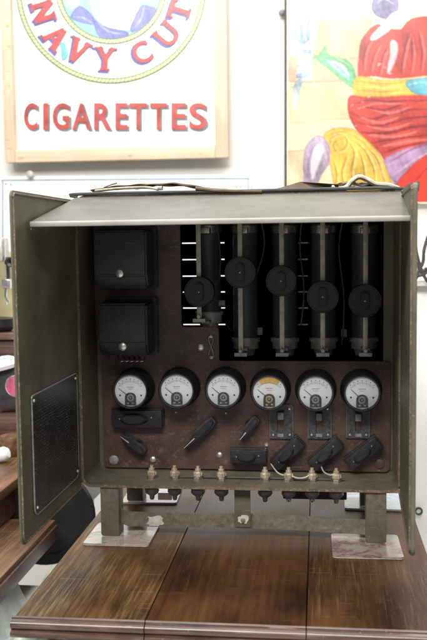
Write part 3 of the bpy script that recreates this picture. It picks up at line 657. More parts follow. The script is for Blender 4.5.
b=MB(); b.tube([PT(196,188.5,.0),PT(215,190.5,.0),PT(236,191.2,.0),PT(262,191.6,.0)],.004,8,6,flat=(.010,.003)); b.build('strap_tail','canvas',c1)
b=ribbon('s',[PT(146,186.4,.03),PT(166,184.6,.03),PT(186,185.6,.03),PT(206,189.6,.03)],.03,.007,'canvas','',''); b.build('folded_end','canvas',c1)
b=MB(); b.box(P(159,188.2,Y=.02),(.012,.012,.006),bev=.001); b.build('buckle','steel',c1)
c2=thing('leather_flap',P(305,190,Y=.05),'brown pointed leather flap lying on the right half of the cabinet roof','flap')
q=[(264,192.5),(282,187.5),(300,183),(319,183),(338,185.6),(339,190.5),(300,191.6)]
b=MB(); pts=[]
for x,y in q: v=P(x,y,Y=.04); pts.append((v.x,v.z))
qb=bmesh.new(); f1=[qb.verts.new((x,.01+.06*(i%2)*.4,z)) for i,(x,z) in enumerate(pts)]
ft=[qb.verts.new((x,.075,z+.001)) for x,z in pts]
qb.faces.new(f1); qb.faces.new(ft[::-1])
for i in range(len(pts)): qb.faces.new((f1[i],ft[i],ft[(i+1)%len(pts)],f1[(i+1)%len(pts)]))
bmesh.ops.recalc_face_normals(qb,faces=qb.faces[:]); b._add(qb,Matrix()); b.build('flap_leather','canvas',c2)
b=MB(); b.lathe([(0,.003),(.002,.0025),(.003,0)],at(P(333,187,Y=.005)),12); b.build('stud','bright',c2)
c3=thing('carrying_strap',P(365,185,Y=.03),'pale webbing strap looped through a metal ring at the roof corner by the right door','strap')
b=MB(); b.tube([PT(336,190,.02),PT(346,187.5,.02),PT(352,181,.02),PT(359,177,.02),PT(367,179.5,.02),PT(376,184.2,.02),PT(390,185.5,.02),PT(402,190.5,.02)],.004,10,8,flat=(.012,.0040)); b.build('webbing','strap',c3)
b=MB(); b.tube([PT(340,184.5,.05),PT(352,183,.06),PT(372,187,.05),PT(396,184.5,.05)],.003,8,8,flat=(.009,.003)); b.build('second_strap','canvas',c3)
ribbon('s',[PT(343,191,.045),PT(356,186,.045),PT(366,184,.045),PT(380,188,.045),PT(398,190,.045)],.03,.008,'canvas','','').build('lower_loop','canvas',c3)
b=MB(); 
ringp=[P(362+8*math.cos(t),181+4.2*math.sin(t),Y=.02+.006*math.sin(t)) for t in [2*PI*k/20 for k in range(21)]]; b.tube(ringp,.0017,8,2); b.build('metal_ring','steel',c3)
# ------------------------------------------------------------------ wall signs
def WP(px,py,Y): v=P(px,py,Y=Y); return (v.x,v.z)
YW=1.30
def sheet(b,pts,Y,th=.0012,smooth=0):
    pv=[Vector((*WP(x,y,Y),0)) for x,y in pts]
    if smooth: pv=cat(pv,smooth,True)
    q=bmesh.new(); lo=[q.verts.new((v.x,Y,v.y)) for v in pv]; f=q.faces.new(lo)
    bmesh.ops.triangulate(q,faces=[f]); 
    r_=bmesh.ops.extrude_face_region(q,geom=q.faces[:]); bmesh.ops.translate(q,vec=(0,-th,0),verts=[g for g in r_['geom'] if isinstance(g,bmesh.types.BMVert)])
    bmesh.ops.recalc_face_normals(q,faces=q.faces[:]); b._add(q,Matrix()); return b
glyphs={}
def glyph(ch,bold=.022):
    if ch in glyphs: return glyphs[ch]
    cu_=bpy.data.curves.new('g','FONT'); cu_.body=ch; cu_.size=1; cu_.offset=bold; cu_.resolution_u=4
    o=bpy.data.objects.new('g',cu_); COL.objects.link(o); bpy.context.view_layer.update()
    me=bpy.data.meshes.new_from_object(o.evaluated_get(bpy.context.evaluated_depsgraph_get()))
    v=[p.co.copy() for p in me.vertices]; f=[tuple(p.vertices) for p in me.polygons]
    bpy.data.objects.remove(o); bpy.data.curves.remove(cu_); bpy.data.meshes.remove(me)
    xa=min(p.x for p in v);xb_=max(p.x for p in v);ya=min(p.y for p in v);yb_=max(p.y for p in v)
    glyphs[ch]=([((p.x-xa)/(xb_-xa)-.5,(p.y-ya)/(yb_-ya)-.5) for p in v],f); return glyphs[ch]
STK={'N':[(-.33,-.5,-.33,.5,.24),(.33,-.5,.33,.5,.24),(-.34,.5,.34,-.5,.26),(-.56,-.45,-.12,-.45,.1),(-.58,.45,-.2,.45,.1),(.12,.45,.56,.45,.1)],
'A':[(-.36,-.5,.0,.5,.22),(.36,-.5,.02,.5,.28),(-.22,-.14,.22,-.14,.15),(-.58,-.45,-.16,-.45,.1),(.14,-.45,.60,-.45,.1)],
'V':[(-.36,.5,.0,-.5,.28),(.36,.5,.0,-.5,.22),(-.6,.45,-.14,.45,.1),(.16,.45,.58,.45,.1)],
'Y':[(-.36,.5,.0,.0,.26),(.36,.5,.0,.0,.22),(0,.08,0,-.5,.27),(-.6,.45,-.14,.45,.1),(.16,.45,.58,.45,.1),(-.26,-.45,.26,-.45,.1)],
'T':[(0,-.5,0,.5,.27),(-.5,.41,.5,.41,.18),(-.45,.2,-.45,.45,.1),(.45,.2,.45,.45,.1),(-.26,-.45,.26,-.45,.1)]}
def letter(b,ch,c,w,h,ang,Y,serif=0,th=.001):
    if serif and ch in STK:
        ca,sa=math.cos(ang),math.sin(ang)
        for k,(xa_,ya_,xb_,yb_,ww) in enumerate(STK[ch]):
            ax,ay,bx,by=xa_*w,ya_*h,xb_*w,yb_*h; dx,dy=bx-ax,by-ay; l=math.hypot(dx,dy); nx_,ny_=-dy/l*ww*w/2,dx/l*ww*w/2
            if abs(dy)<.01: ny_*=1.2
            pts=[WP(c[0]+X*ca-Q*sa,c[1]-(X*sa+Q*ca),Y) for X,Q in ((ax+nx_,ay+ny_),(ax-nx_,ay-ny_),(bx-nx_,by-ny_),(bx+nx_,by+ny_))]
            b.prism(pts,0,th+.00008*k,T((0,Y,0))@XZ)
        return
    pass
    "letter centred at photo spot c, turned by ang; flat plate 1 mm thick"
    V,Fc=glyph(ch); q=bmesh.new(); vs=[]
    ca,sa=math.cos(ang),math.sin(ang)
    def tr(x,y): X=x*w;Yy=y*h; return WP(c[0]+X*ca-Yy*sa,c[1]-(X*sa+Yy*ca),Y)
    for x,y in V: X,Z=tr(x,y); vs.append(q.verts.new((X,Y,Z)))
    for f in Fc:
        try: q.faces.new([vs[i] for i in f])
        except ValueError: pass
    r_=bmesh.ops.extrude_face_region(q,geom=q.faces[:]); bmesh.ops.translate(q,vec=(0,-th,0),verts=[g for g in r_['geom'] if isinstance(g,bmesh.types.BMVert)])
    bmesh.ops.recalc_face_normals(q,faces=q.faces[:]); b._add(q,Matrix())
    if serif:
        for (sx,sy,sw) in serif:
            pts=[tr(sx-sw/2,sy-.05),tr(sx+sw/2,sy-.05),tr(sx+sw/2,sy+.05),tr(sx-sw/2,sy+.05)]
            b.prism(pts,0,th*1.15,T((0,Y,0))@XZ)
sg=thing('framed_sign',(-.6,YW+.01,.72),'pine framed white enamel sign reading NAVY CUT CIGARETTES in red letters','sign')
b=MB(); sheet(b,[(10,-140),(219,-140),(219,152),(10,153)],YW,.006); b.build('enamel_board','enamel',sg)
fr_=thing; z_top=P(5,-150,Y=1.28).z
L0,L1=P(4.5,100,Y=1.28).x,P(14.5,100,Y=1.28).x; R0,R1=P(215,100,Y=1.28).x,P(228,100,Y=1.28).x; B0,B1=P(110,160.5,Y=1.28).z,P(110,148,Y=1.28).z
b=MB(); b.box(((L0+L1)/2,1.286,(B0+z_top)/2),(L1-L0,.036,z_top-B0),bev=.003); fm=b.build('frame_side','pine',sg)
b=MB(); b.box(((R0+R1)/2,1.286,(B0+z_top)/2),(R1-R0,.036,z_top-B0),bev=.003); b.build('frame_side','pine',sg)
b=MB(); b.box(((L1+R0)/2,1.286,(B0+B1)/2),(R0-L1-.0006,.034,B1-B0),bev=.002); b.build('frame_rail','pineh',sg)
b=MB(); b.box(((L1+R0)/2,1.286,z_top-.02),(R0-L1-.0006,.034,.04),bev=.002); b.build('frame_rail','pineh',sg)
b=MB()
for x,y,r_ in ((9,45,1.6),(9,85,1.3),(8,25,2),(221,60,1.4),(130,154,1.6)):
    b=MB(); b.lathe([(0,.001),(r_*.003,.0005)],at(P(x,y,Y=1.2675)),12); b.build('wood_knot','p_orange',sg)
Ys=YW-.006
CX,CYp=111,-11.5
def annulus(b,r0_,r1_,Y,th=.0008,n=96,cx=CX,cy=CYp,r_in=None):
    q=bmesh.new(); A_=[];B_=[]
    for k in range(n):
        t=2*PI*k/n
        for L_,rr in ((A_,r0_),(B_,r1_)):
            x,z=WP(cx+rr*math.cos(t),cy+rr*math.sin(t),Y); L_.append(q.verts.new((x,Y,z)))
    for k in range(n): q.faces.new((A_[k],A_[(k+1)%n],B_[(k+1)%n],B_[k]))
    r_=bmesh.ops.extrude_face_region(q,geom=q.faces[:]); bmesh.ops.translate(q,vec=(0,-th,0),verts=[g for g in r_['geom'] if isinstance(g,bmesh.types.BMVert)])
    bmesh.ops.recalc_face_normals(q,faces=q.faces[:]); b._add(q,Matrix())
PICT=1
b=MB(); annulus(b,50.2,55.8,Ys-.0010); annulus(b,89.6,95.2,Ys-.0010); b.build('rope_border','s_green',sg)
b=MB(); annulus(b,51.3,54.7,Ys-.0021); annulus(b,90.8,94.0,Ys-.0021); b.build('rope_fill','s_yellow',sg)
b=MB()
for rr,n in ((53,90),(92.4,150)):
    for k in range(n):
        t=2*PI*k/n; d=.55/rr
        q=[(rr-1.7,t-d-1.0/rr),(rr-1.7,t+d*.2-1.0/rr),(rr+1.7,t+d+.9/rr),(rr+1.7,t-d*.2+.9/rr)]
        sheet(b,[(CX+r_*math.cos(a),CYp+r_*math.sin(a)) for r_,a in q],Ys-.0031,.0004)
b.build('rope_twist','s_green',sg)
word=[('N',(43.5,11.5),21,20,-72),('A',(56,37),20,21,-48),('V',(78,50.5),19,22,-27),('Y',(105.5,59),19,22,-4),('C',(142,52.5),18,21,26),('U',(167.5,34.5),19,21,50),('T',(180,10.5),19,20,72)]
SF={'N':[(-.36,.47,.34),(-.36,-.47,.34),(.36,.47,.34)],'A':[(-.42,-.47,.36),(.42,-.47,.36)],'V':[(-.4,.47,.38),(.4,.47,.38)],'Y':[(-.38,.47,.36),(.38,.47,.36),(0,-.47,.42)],'U':[(-.38,.47,.36),(.38,.47,.36)],'T':[(0,-.47,.46)],'C':[]}
b=MB(); b2=MB()
for ch,c,w,h,a in word:
    w*=1.1;h*=1.12; letter(b,ch,(c[0]-1.6,c[1]+1.6),w,h,math.radians(a),Ys-.0012,SF[ch]); letter(b2,ch,c,w*.93,h*.95,math.radians(a),Ys-.0026,SF[ch])
b.build('arched_word_shadow','s_blue',sg); b2.build('arched_word','s_red',sg)
b=MB(); b2=MB()
for ch,xa_,xb_ in (('C',23.5,38),('I',43,48.5),('G',52,70),('A',71.5,91.5),('R',93.5,111.5),('E',115,128),('T',129,147.5),('T',149.5,167.5),('E',171,186.5),('S',188.5,207)):
    cx=(xa_+xb_)/2; letter(b,ch,(cx+1.7,117.9),xb_-xa_,27,0,Ys-.0012); letter(b2,ch,(cx,116.3),(xb_-xa_)*.93,26.5,0,Ys-.0026)
b.build('straight_word_shadow','s_shadow',sg); b2.build('straight_word','s_red',sg)
b=MB(); sheet(b,[(60,42),(66,45),(68,56),(62,60),(61,52)],Ys-.0026,.0004,5); b.build('ribbon_end','p_teal',sg)
import numpy as np
def painted(name,x0,x1,y0,y1,step,Y,base,layers,par,rough=.3):
    "a flat printed sheet; its picture is computed per vertex from shapes with soft brushed edges"
    nx=int((x1-x0)/step)+1; ny=int((y1-y0)/step)+1
    X,Yy=np.meshgrid(np.linspace(x0,x1,nx),np.linspace(y0,y1,ny)); X=X.ravel(); Yy=Yy.ravel()
    rs=np.random.RandomState(5)
    def nz(f,n=7):
        o=np.zeros_like(X)
        for _ in range(n):
            a=rs.uniform(0,2*PI); k=f*rs.uniform(.6,1.7); o+=np.sin(k*(X*np.cos(a)+Yy*np.sin(a))+rs.uniform(0,6.3))
        return o/n**.5
    wx=X+nz(.12)*.7+nz(.5)*.2; wy=Yy+nz(.12)*.7+nz(.5)*.2
    n1=nz(.16); n2=nz(.8); n3=nz(2.4)
    C=np.empty((X.size,3)); C[:]=base; C*=(1+.03*n1+.02*n2)[:,None]
    def segd(pts,closed):
        d=np.full(X.size,1e9); ins=np.zeros(X.size,bool); tt=np.zeros(X.size); n=len(pts)
        for k in range(n if closed else n-1):
            ax,ay=pts[k]; bx,by=pts[(k+1)%n]; dx,dy=bx-ax,by-ay; L2=dx*dx+dy*dy+1e-9
            t=np.clip(((wx-ax)*dx+(wy-ay)*dy)/L2,0,1); dd=np.hypot(wx-ax-t*dx,wy-ay-t*dy); m_=dd<d; tt[m_]=(k+t[m_])/(n-1); d=np.minimum(d,dd)
            if closed and abs(dy)>1e-9:
                c=((ay>wy)!=(by>wy))&(wx<(bx-ax)*(wy-ay)/dy+ax); ins^=c
        return d,ins,tt
    for kind,pts,col,arg in layers:
        pv=[Vector((p[0],p[1],0)) for p in pts]
        if kind=='fill':
            if len(pv)>4: pv=cat(pv,3,True)
            d,ins,_=segd([(v.x,v.y) for v in pv],True); sd=np.where(ins,-d,d); m_=np.clip(.5-sd/1.1,0,1)
            shade=1+arg*(.75*n1+.25*n2+.06*n3); edge=1-.35*np.exp(-(sd/1.2)**2)
            c=np.array(col)[None,:]*(shade*edge)[:,None]
        else:
            pv=cat(pv,4); d,_,tt=segd([(v.x,v.y) for v in pv],False); w=arg*np.sin(PI*np.clip(.06+.88*tt,0,1)); m_=np.clip(.5+(w-d)/.9,0,1)*.75
            c=np.array(col)[None,:]*(1+.15*n2)[:,None]
        C=C*(1-m_[:,None])+c*m_[:,None]
    C=np.clip(C*.9,.01,.9)
    q=[]
    for yy in range(ny):
        for xx in range(nx): pass
    d0=[P(x0,y0,Y=Y),P(x1,y0,Y=Y),P(x0,y1,Y=Y),P(x1,y1,Y=Y)]
    u=(X-x0)/(x1-x0); v=(Yy-y0)/(y1-y0)
    gx=(d0[0].x*(1-u)+d0[1].x*u)*(1-v)+(d0[2].x*(1-u)+d0[3].x*u)*v; gz=(d0[0].z*(1-u)+d0[1].z*u)*(1-v)+(d0[2].z*(1-u)+d0[3].z*u)*v
    L_=par.location
    me=bpy.data.meshes.new(name); I=np.arange(nx*ny).reshape(ny,nx)
    F_=np.stack([I[:-1,:-1],I[1:,:-1],I[1:,1:],I[:-1,1:]],-1).reshape(-1,4)
    me.from_pydata([(a-L_.x,Y-L_.y,c-L_.z) for a,c in zip(gx.tolist(),gz.tolist())],[],F_.tolist())
    ca=me.color_attributes.new('paint','FLOAT_COLOR','POINT'); ca.data.foreach_set('color',np.concatenate([C,np.ones((X.size,1))],1).ravel().astype(np.float32))
    m,nt,bs=new_mat(name+'_print'); at_=N(nt,'ShaderNodeAttribute',attribute_name='paint'); nt.links.new(at_.outputs['Color'],bs.inputs['Base Color']); bs.inputs['Roughness'].default_value=rough
    me.materials.append(m); ob=bpy.data.objects.new(name,me); COL.objects.link(ob); ob.parent=par; return ob
def disc_layers():
    bl=(.15,.16,.50); lb=(.4,.45,.75)
    ring=[(CX+54*math.cos(2*PI*k/40),CYp+54*math.sin(2*PI*k/40)) for k in range(40)]
    return [('fill',ring,(.26,.54,.52),.10),
    ('fill',[(60,-10),(66,8),(76,10),(82,0),(72,-14)],(.42,.66,.60),.2),
    ('fill',[(88,-16),(94,10),(98,20),(108,27),(122,29),(134,28),(140,14),(136,-14),(112,-26)],(.80,.80,.80),.04),
    ('fill',[(71,18),(80,6),(92,13),(96,24),(84,24)],bl,.35),('fill',[(95,19),(104,26),(116,28),(127,31),(126,38),(108,40),(96,34)],bl,.35),('fill',[(136,16),(143,4),(158,11),(148,26),(132,33),(130,27)],bl,.35),
    ('line',[(74,18),(84,18),(94,24)],lb,.6),('line',[(98,22),(108,31),(124,33)],lb,.7),('line',[(134,28),(142,18),(145,6)],lb,.7),('line',[(140,28),(148,18),(151,9)],(.12,.1,.4),.6),
    ('line',[(100,14),(108,22),(120,24)],(.5,.55,.6),.5),('line',[(128,8),(130,18),(126,25)],(.5,.55,.6),.5)]
painted('sailor_roundel',54,168,-68,46,.75,Ys-.0005,(.86,.86,.84),disc_layers(),sg)
# second sign below
s2_=thing('bordered_sign',(-.6,YW+.01,.3),'white sign with thin blue border, mostly hidden behind the cabinet','sign')
b=MB(); sheet(b,[(0,176.5),(250.5,174.5),(250.5,520),(-3,520)],YW+.012,.008); b.build('enamel_board','enamel',s2_)
b=MB(); Y2=YW+.0035
for q in ([(1,179.6),(249,177.6),(249,179),(1,181)],[(247.5,179),(249,179),(249,400),(247.5,400)],[(2,181),(3.6,181),(3.6,400),(2,400)]): sheet(b,q,Y2,.0006)
b.build('border_line','s_line',s2_)
b=MB()
for x,y in ((6,184),(11,184.5),(236.5,187),(240.5,187)): b=MB(); sheet(b,[(x-1,y-1),(x+1,y-1),(x+1,y+1),(x-1,y+1)],Y2,.0006); b.build('printed_dot','s_line',s2_)
for x in (118,137,159): b=MB(); sheet(b,[(x-2.2,187),(x+2.2,186.6),(x+2.2,190),(x-2.2,190)],Y2,.0006); b.build('printed_mark','s_line',s2_)
b=MB(); sheet(b,[(97,191.5),(103,189),(112,186.6),(120,185.6),(119,186.8),(108,189.4),(100,192)],Y2,.0006); sheet(b,[(121,188),(131,186),(131,187.4),(122,189)],Y2,.0006); b.build('red_script','s_red',s2_)
b=MB(); b.lathe([(0,.006),(.008,.005),(.011,.002),(.011,0)],at(P(30,174,Y=YW-.01)),18); tag(b.build('wall_screw','ceramic'),'round pale screw cap between the two left signs','screw cap')
b=MB(); b.lathe([(0,.01),(.006,.008),(.010,.003),(.010,0)],at(P(282,13,Y=YW+.02)),18); tag(b.build('wall_hook','grey'),'round grey hook at the upper corner of the painted poster','hook')
# painted poster
pp_=thing('painted_poster',(.25,YW+.01,.75),'glossy painted poster of a figure in red robes with a yellow sash','poster')
b=MB(); sheet(b,[(287,-150),(460,-150),(460,204),(287,202)],YW+.012,.010); b.build('poster_board','p_cream',pp_)
b=MB(); sheet(b,[(284.6,-150),(286.8,-150),(286.8,202),(284.6,202)],YW+.014,.014); b.build('edge_strip','blackmatte',pp_)
cream=(.74,.60,.40); red=(.50,.055,.040); dred=(.16,.012,.025); lred=(.66,.17,.14); gold=(.66,.42,.07); dgold=(.30,.16,.03); lgold=(.78,.60,.20)
LY=[('fill',[(288,-60),(470,-60),(470,15),(288,19)],(.78,.70,.58),.1),
('fill',[(320,21),(372,17),(368,54),(314,54)],(.76,.58,.30),.15),
('line',[(316,56),(320,20),(374,16)],(.72,.44,.22),.5),
('fill',[(288,57),(362,55),(362,82),(288,80)],(.70,.42,.28),.15),
('line',[(288,56),(325,55.5),(362,54)],(.66,.36,.22),.4),('line',[(288,81),(325,82),(362,83)],(.66,.40,.22),.4),
('fill',[(288,84),(360,85),(350,118),(290,122)],(.78,.58,.34),.15),
('fill',[(288,150),(312,148),(310,186),(288,188)],(.74,.50,.32),.2),
('fill',[(298,18),(304,22),(311,17),(309,27),(311,34),(306,42),(300,43),(296,36),(294,28),(299,27)],(.30,.45,.66),.6),
('line',[(298,21),(303,30),(300,42)],(.12,.22,.5),.7),('line',[(309,19),(304,28),(306,38)],(.75,.8,.85),.6),
('fill',[(298,44),(311,44),(312,78),(297,78)],(.74,.74,.76),.1),
('fill',[(297,48),(311,48),(311,53),(297,53)],(.32,.46,.66),.4),('fill',[(297,60),(312,60),(312,66),(297,66)],(.34,.48,.66),.4),('fill',[(297,71),(312,71),(312,76),(297,76)],(.34,.48,.66),.4),
('fill',[(298,78),(304,78),(300,95),(294,108),(294,90)],(.5,.62,.7),.4),
('fill',[(316,42),(321,49),(327,43),(330,52),(348,58),(356,70),(358,84),(350,85),(338,76),(326,66),(313,55),(320,52)],(.16,.46,.20),.55),
('fill',[(328,58),(342,62),(350,70),(352,80),(344,75),(334,67)],(.45,.66,.72),.4),
('line',[(318,50),(332,60),(346,72),(354,82)],(.05,.26,.12),.5),('line',[(325,50),(338,56),(350,64)],(.6,.7,.3),.5),('line',[(332,60),(342,64),(350,74)],(.8,.85,.85),.8),
('fill',[(372,4),(377,-6),(391,-8),(400,-2),(399,10),(392,18),(382,17),(375,12)],(.20,.18,.30),.45),
('line',[(378,2),(386,-2),(396,4)],(.5,.5,.62),.8),
('fill',[(359,74),(361,45),(368,30),(378,22),(390,27),(402,27),(412,18),(440,14),(470,24),(462,78),(425,75),(400,77),(375,75)],red,.32),
('fill',[(372,36),(384,20),(396,11),(405,13),(397,22),(385,33),(376,39)],(.82,.78,.76),.08),
('fill',[(392,40),(399,43),(396,62),(388,71),(391,54)],(.74,.52,.56),.3)]
for pts,w in (([(364,70),(365,54),(372,38)],.9),([(371,72),(374,56),(381,42)],.7),([(380,73),(384,56),(389,44)],.9),([(401,72),(405,50),(410,32)],.9),([(410,73),(413,54),(412,34)],.7),([(420,72),(423,52),(420,30)],1.0),([(432,74),(431,48),(436,26)],.9)):
    LY.append(('line',pts,dred,w)); LY.append(('line',[(x+2.6,y) for x,y in pts],lred,w*1.3))
LY+=[('fill',[(348,101),(354,93),(375,94),(410,93),(462,94),(464,130),(440,152),(415,172),(397,180),(388,165),(380,152),(366,137),(352,122)],red,.3)]
for pts,w in (([(352,103),(372,98),(400,101),(440,97)],.7),([(352,111),(372,118),(392,112),(430,107)],1.0),([(357,120),(378,125),(405,118),(445,113)],.8),([(362,130),(384,133),(412,126),(446,123)],1.1),([(374,142),(396,138),(430,133)],.9),([(384,152),(402,146),(430,141)],.8),([(366,105),(384,108),(404,104)],.8)):
    LY.append(('line',pts,dred,w*1.5)); LY.append(('line',[(x+8,y+3.4) for x,y in pts[:3]],lred,w*1.6))
LY+=[('fill',[(384,160),(400,150),(422,144),(446,130),(450,146),(420,164),(402,180),(396,184)],(.36,.22,.34),.4),
('line',[(388,162),(410,150),(440,138)],(.2,.06,.16),.9),('line',[(394,174),(412,162),(438,146)],(.55,.4,.5),.8),
('fill',[(396,190),(404,174),(420,159),(440,144),(466,136),(466,215),(402,215)],(.62,.05,.03),.16),
('line',[(410,196),(418,178),(440,158)],dred,.5),
('fill',[(357,75),(376,77),(400,78),(430,76),(464,80),(464,95),(430,93),(400,95),(374,95),(355,92)],gold,.3),
('line',[(358,79),(380,82),(404,81)],dgold,.6),('line',[(357,88),(380,90),(408,89)],dgold,.6),('line',[(360,84),(380,86),(402,85)],lgold,.9),
('fill',[(405,82),(416,77),(445,78),(445,91),(418,93)],(.12,.36,.44),.4),('line',[(408,84),(420,81),(436,83)],(.4,.62,.68),.8),
('fill',[(324,134),(334,127),(354,128),(368,138),(379,151),(388,168),(394,192),(365,196),(338,196),(332,168),(323,148)],gold,.3)]
for pts,w in (([(330,145),(333,136),(342,134),(348,141),(344,149),(336,148),(335,141),(341,140)],.7),([(345,190),(343,172),(348,154)],.9),([(355,190),(352,170),(355,152),(350,142)],1.0),([(366,190),(364,168),(360,150)],.9),([(376,190),(374,168),(366,150),(356,140)],1.0),([(386,184),(380,162),(370,148)],.8),([(336,190),(338,174),(334,158)],.9),([(330,133),(345,131),(358,136),(370,146)],.6)):
    LY.append(('line',pts,dgold,w)); LY.append(('line',[(x+2.2,y+.5) for x,y in pts],lgold,w*.8))
LY+=[('fill',[(303,168),(305,150),(312,138),(322,134),(331,145),(331,162),(323,174),(314,190),(305,190)],(.45,.35,.45),.4),
('fill',[(310,162),(315,146),(322,141),(326,149),(321,162),(312,180)],(.74,.66,.70),.15),
('line',[(306,180),(309,160),(318,140)],(.28,.2,.34),.8),('line',[(326,168),(330,156),(326,144)],(.3,.2,.3),.7),
('line',[(390,191),(382,170),(370,152)],(.6,.35,.2),.5)]
rs_=random.Random(3)
for k in range(22):    # white flecks paint the lamp glare running diagonally over the poster
    t=rs_.random(); x=398-t*62+rs_.gauss(0,5); y=40+t*100+rs_.gauss(0,4)
    LY.append(('line',[(x,y),(x+rs_.uniform(.5,1.6),y+rs_.uniform(-1.2,.4)),(x+rs_.uniform(1.5,3.0),y+rs_.uniform(-2,.5))],(.80,.74,.72),rs_.uniform(.12,.35)))
painted('printed_picture',288,470,-60,202,.75,YW+.0014,cream,LY,pp_)
# ------------------------------------------------------------------ left background
t2=thing('sewing_table',(-.80,.3,-.75),'brown wooden worktable at the left edge behind the green door','table')
b=MB(); b.box((-.902,-.055,-.052),(.80,.55,.024),bev=.002); b.build('tabletop','wood_bg',t2)
b=MB(); b.box((-.4995,-.055,-.062),(.0045,.545,.026),bev=.0006); b.build('edge_band','wood_dark',t2)
xl=P(10,489,Z=.03).x
b=MB(); b.box((xl-.2,.22,.030),(.40,.62,.018),bev=.002); b.build('raised_leaf','wood_bg',t2)
b=MB(); b.box((xl-.205,.22,-.009),(.38,.60,.058),bev=.002); b.build('leaf_support','wood_dark',t2)
b=MB(); b.box((-1.0,.15,-.41),(.5,.7,.68)); b.build('cupboard','wood_dark',t2)
b=MB(); b.lathe([(.075,-.006),(.094,-.008),(.098,0),(.094,.008),(.075,.006),(.075,-.006)],T((-.535,.262,-.048))@Matrix.Rotation(PI/2,4,'X')@Matrix.Rotation(.2,4,'Y'),48); b.lathe([(0,-.004),(.076,-.004),(.076,.004),(0,.004)],T((-.535,.262,-.048))@Matrix.Rotation(PI/2,4,'X')@Matrix.Rotation(.2,4,'Y'),48)
b.build('treadle_wheel','iron',t2)
ir=thing('cast_iron_stand',P(72,520,Y=.5),'ornate black cast iron stand between the two tables','stand')
q=[(62,478),(84,478),(84,500),(81,515),(82,526),(75,532),(72,545),(66,546),(70,534),(69,526),(64,520),(68,512),(62,505)]
b=MB(); pts=[WP(x,y,.5) for x,y in q]; b.prism(pts[::-1],0,.014,T((0,.5,0))@XZ,bev=.002); b.build('scroll_plate','iron',ir)
b=MB(); v=P(70,545,Y=.5); b.tube([v,(v.x-.01,.5,v.z-.2),(v.x+.02,.5,-.748)],.012,8,6); b.build('foot','iron',ir)
b=MB(); v=P(90,505,Y=.75); q=[(76,470),(104,470),(104,489),(82,512),(78,560),(70,560)]; b.prism([WP(x,y,.75) for x,y in q][::-1],0,.02,T((0,.75,0))@XZ); b.tube([P(90,500,Y=.76),(v.x,.76,-.748)],.01,8,1); tag(b.build('grey_board','grey'),'slanting grey board behind the left rear of the table','board')
# plastic sheet on a low box
bx=thing('low_crate',(-.55,-.2,-.75),'pale crate between the tables covered by crumpled milky plastic','crate')
b=MB(); b.box((-.50,-.15,-.43),(.17,.5,.62),bev=.01); b.build('crate_body','floor',bx)
q=bmesh.new(); nx,ny=26,44; rnd=random.Random(4); from mathutils import noise
G=[[q.verts.new((-.56+.156*i/nx,-.42+.44*j/ny,-.085+.03*noise.fractal(Vector((i*.09,j*.07,1.3)),.9,2.0,2)+.03*math.sin(i*.5+j*.12))) for j in range(ny+1)] for i in range(nx+1)]
for i in range(nx):
    for j in range(ny): q.faces.new((G[i][j],G[i+1][j],G[i+1][j+1],G[i][j+1]))
bmesh.ops.solidify(q,geom=q.faces[:],thickness=.001)
b=MB(); b._add(q,Matrix()); tag(b.build('plastic_sheet','plastic'),'crumpled milky green plastic sheet below the left table corner','plastic sheet')
# bits seen left of the door
Yb=.60
sm=thing('sewing_machine',P(5,330,Y=Yb)+Vector((0,0,-.05)),'nickel plated sewing machine head with needle bar at the left edge','sewing machine')
def bq(px0,px1,py0,py1,Y,d,bev=.002):
    a=P(px0,py0,Y=Y); c=P(px1,py1,Y=Y); return ((a.x+c.x)/2,Y+d/2,(a.z+c.z)/2),(c.x-a.x,d,a.z-c.z)
b=MB(); c_,d_=bq(-30,3,238,262,Yb,.05); b.box(c_,d_,bev=.008); c_,d_=bq(-30,-4,220,400,Yb,.05); b.box(c_,d_,bev=.01); b.build('machine_arm','ceramic',sm)
b=MB(); c_,d_=bq(6,9.5,257,288,Yb+.01,.012); b.box(c_,d_,bev=.002); b.lathe([(0,.02),(.010,.018),(.012,0)],at(P(11.5,262,Y=Yb)),18); b.lathe([(.004,.006),(.010,.008),(.012,.004),(.012,0)],at(P(11.8,262,Y=Yb-.02)),18)
b.build('tension_dial','iron',sm)
b=MB(); c_,d_=bq(3.5,6.5,238,305,Yb,.008); b.box(c_,d_,bev=.0015); c_,d_=bq(1,10.5,279,289,Yb-.006,.02); b.box(c_,d_,bev=.005); b.tube([P(6,288,Y=Yb),P(5.5,296,Y=Yb),P(9,302,Y=Yb)],.003,8,6); b.build('needle_bar','chrome',sm)
b=MB(); b.lathe([(0,0),(.022,0),(.034,.012),(.036,.030),(0,.034)],T(P(2,331,Y=Yb)),28); b.build('machine_foot','iron',sm)
b=MB(); c_,d_=bq(-6,16,252,332,Yb+.12,.01); b.box(c_,d_); tag(b.build('yellow_card','yellow'),'pale yellow card standing behind the sewing machine','card')
sh=thing('drawer_unit',P(0,350,Y=.62),'reddish wooden drawer unit at the left edge under the sewing machine','drawer unit')
b=MB(); c_,d_=bq(-60,22,333,340,.56,.22); b.box(c_,d_,bev=.003); b.build('top_board','lavender',sh)
b=MB(); c_,d_=bq(-60,21,340.5,500,.57,.2); b.box(c_,d_,bev=.003); b.build('drawer_body','wood_dark',sh)
b=MB(); c_,d_=bq(-60,20,346,358,.562,.01); b.box(c_,d_,bev=.002); b.build('drawer_front','wood_dark',sh)
b=MB(); c_,d_=bq(-60,25,413,452,.47,.09); b.box(c_,d_,bev=.003); tag(b.build('wooden_box','wood_dark'),'reddish wooden box under the black carton at the left edge','box')
cbx=thing('black_carton',P(6,415,Y=.47),'small black carton with a round pink label at the left edge','carton')
b=MB(); a=P(8,384.5,Y=.48); R=at(a,math.radians(6)); b.box((0,0,-.02),(.068,.100,.06),R,bev=.002); b.build('carton_body','blackmatte',cbx)
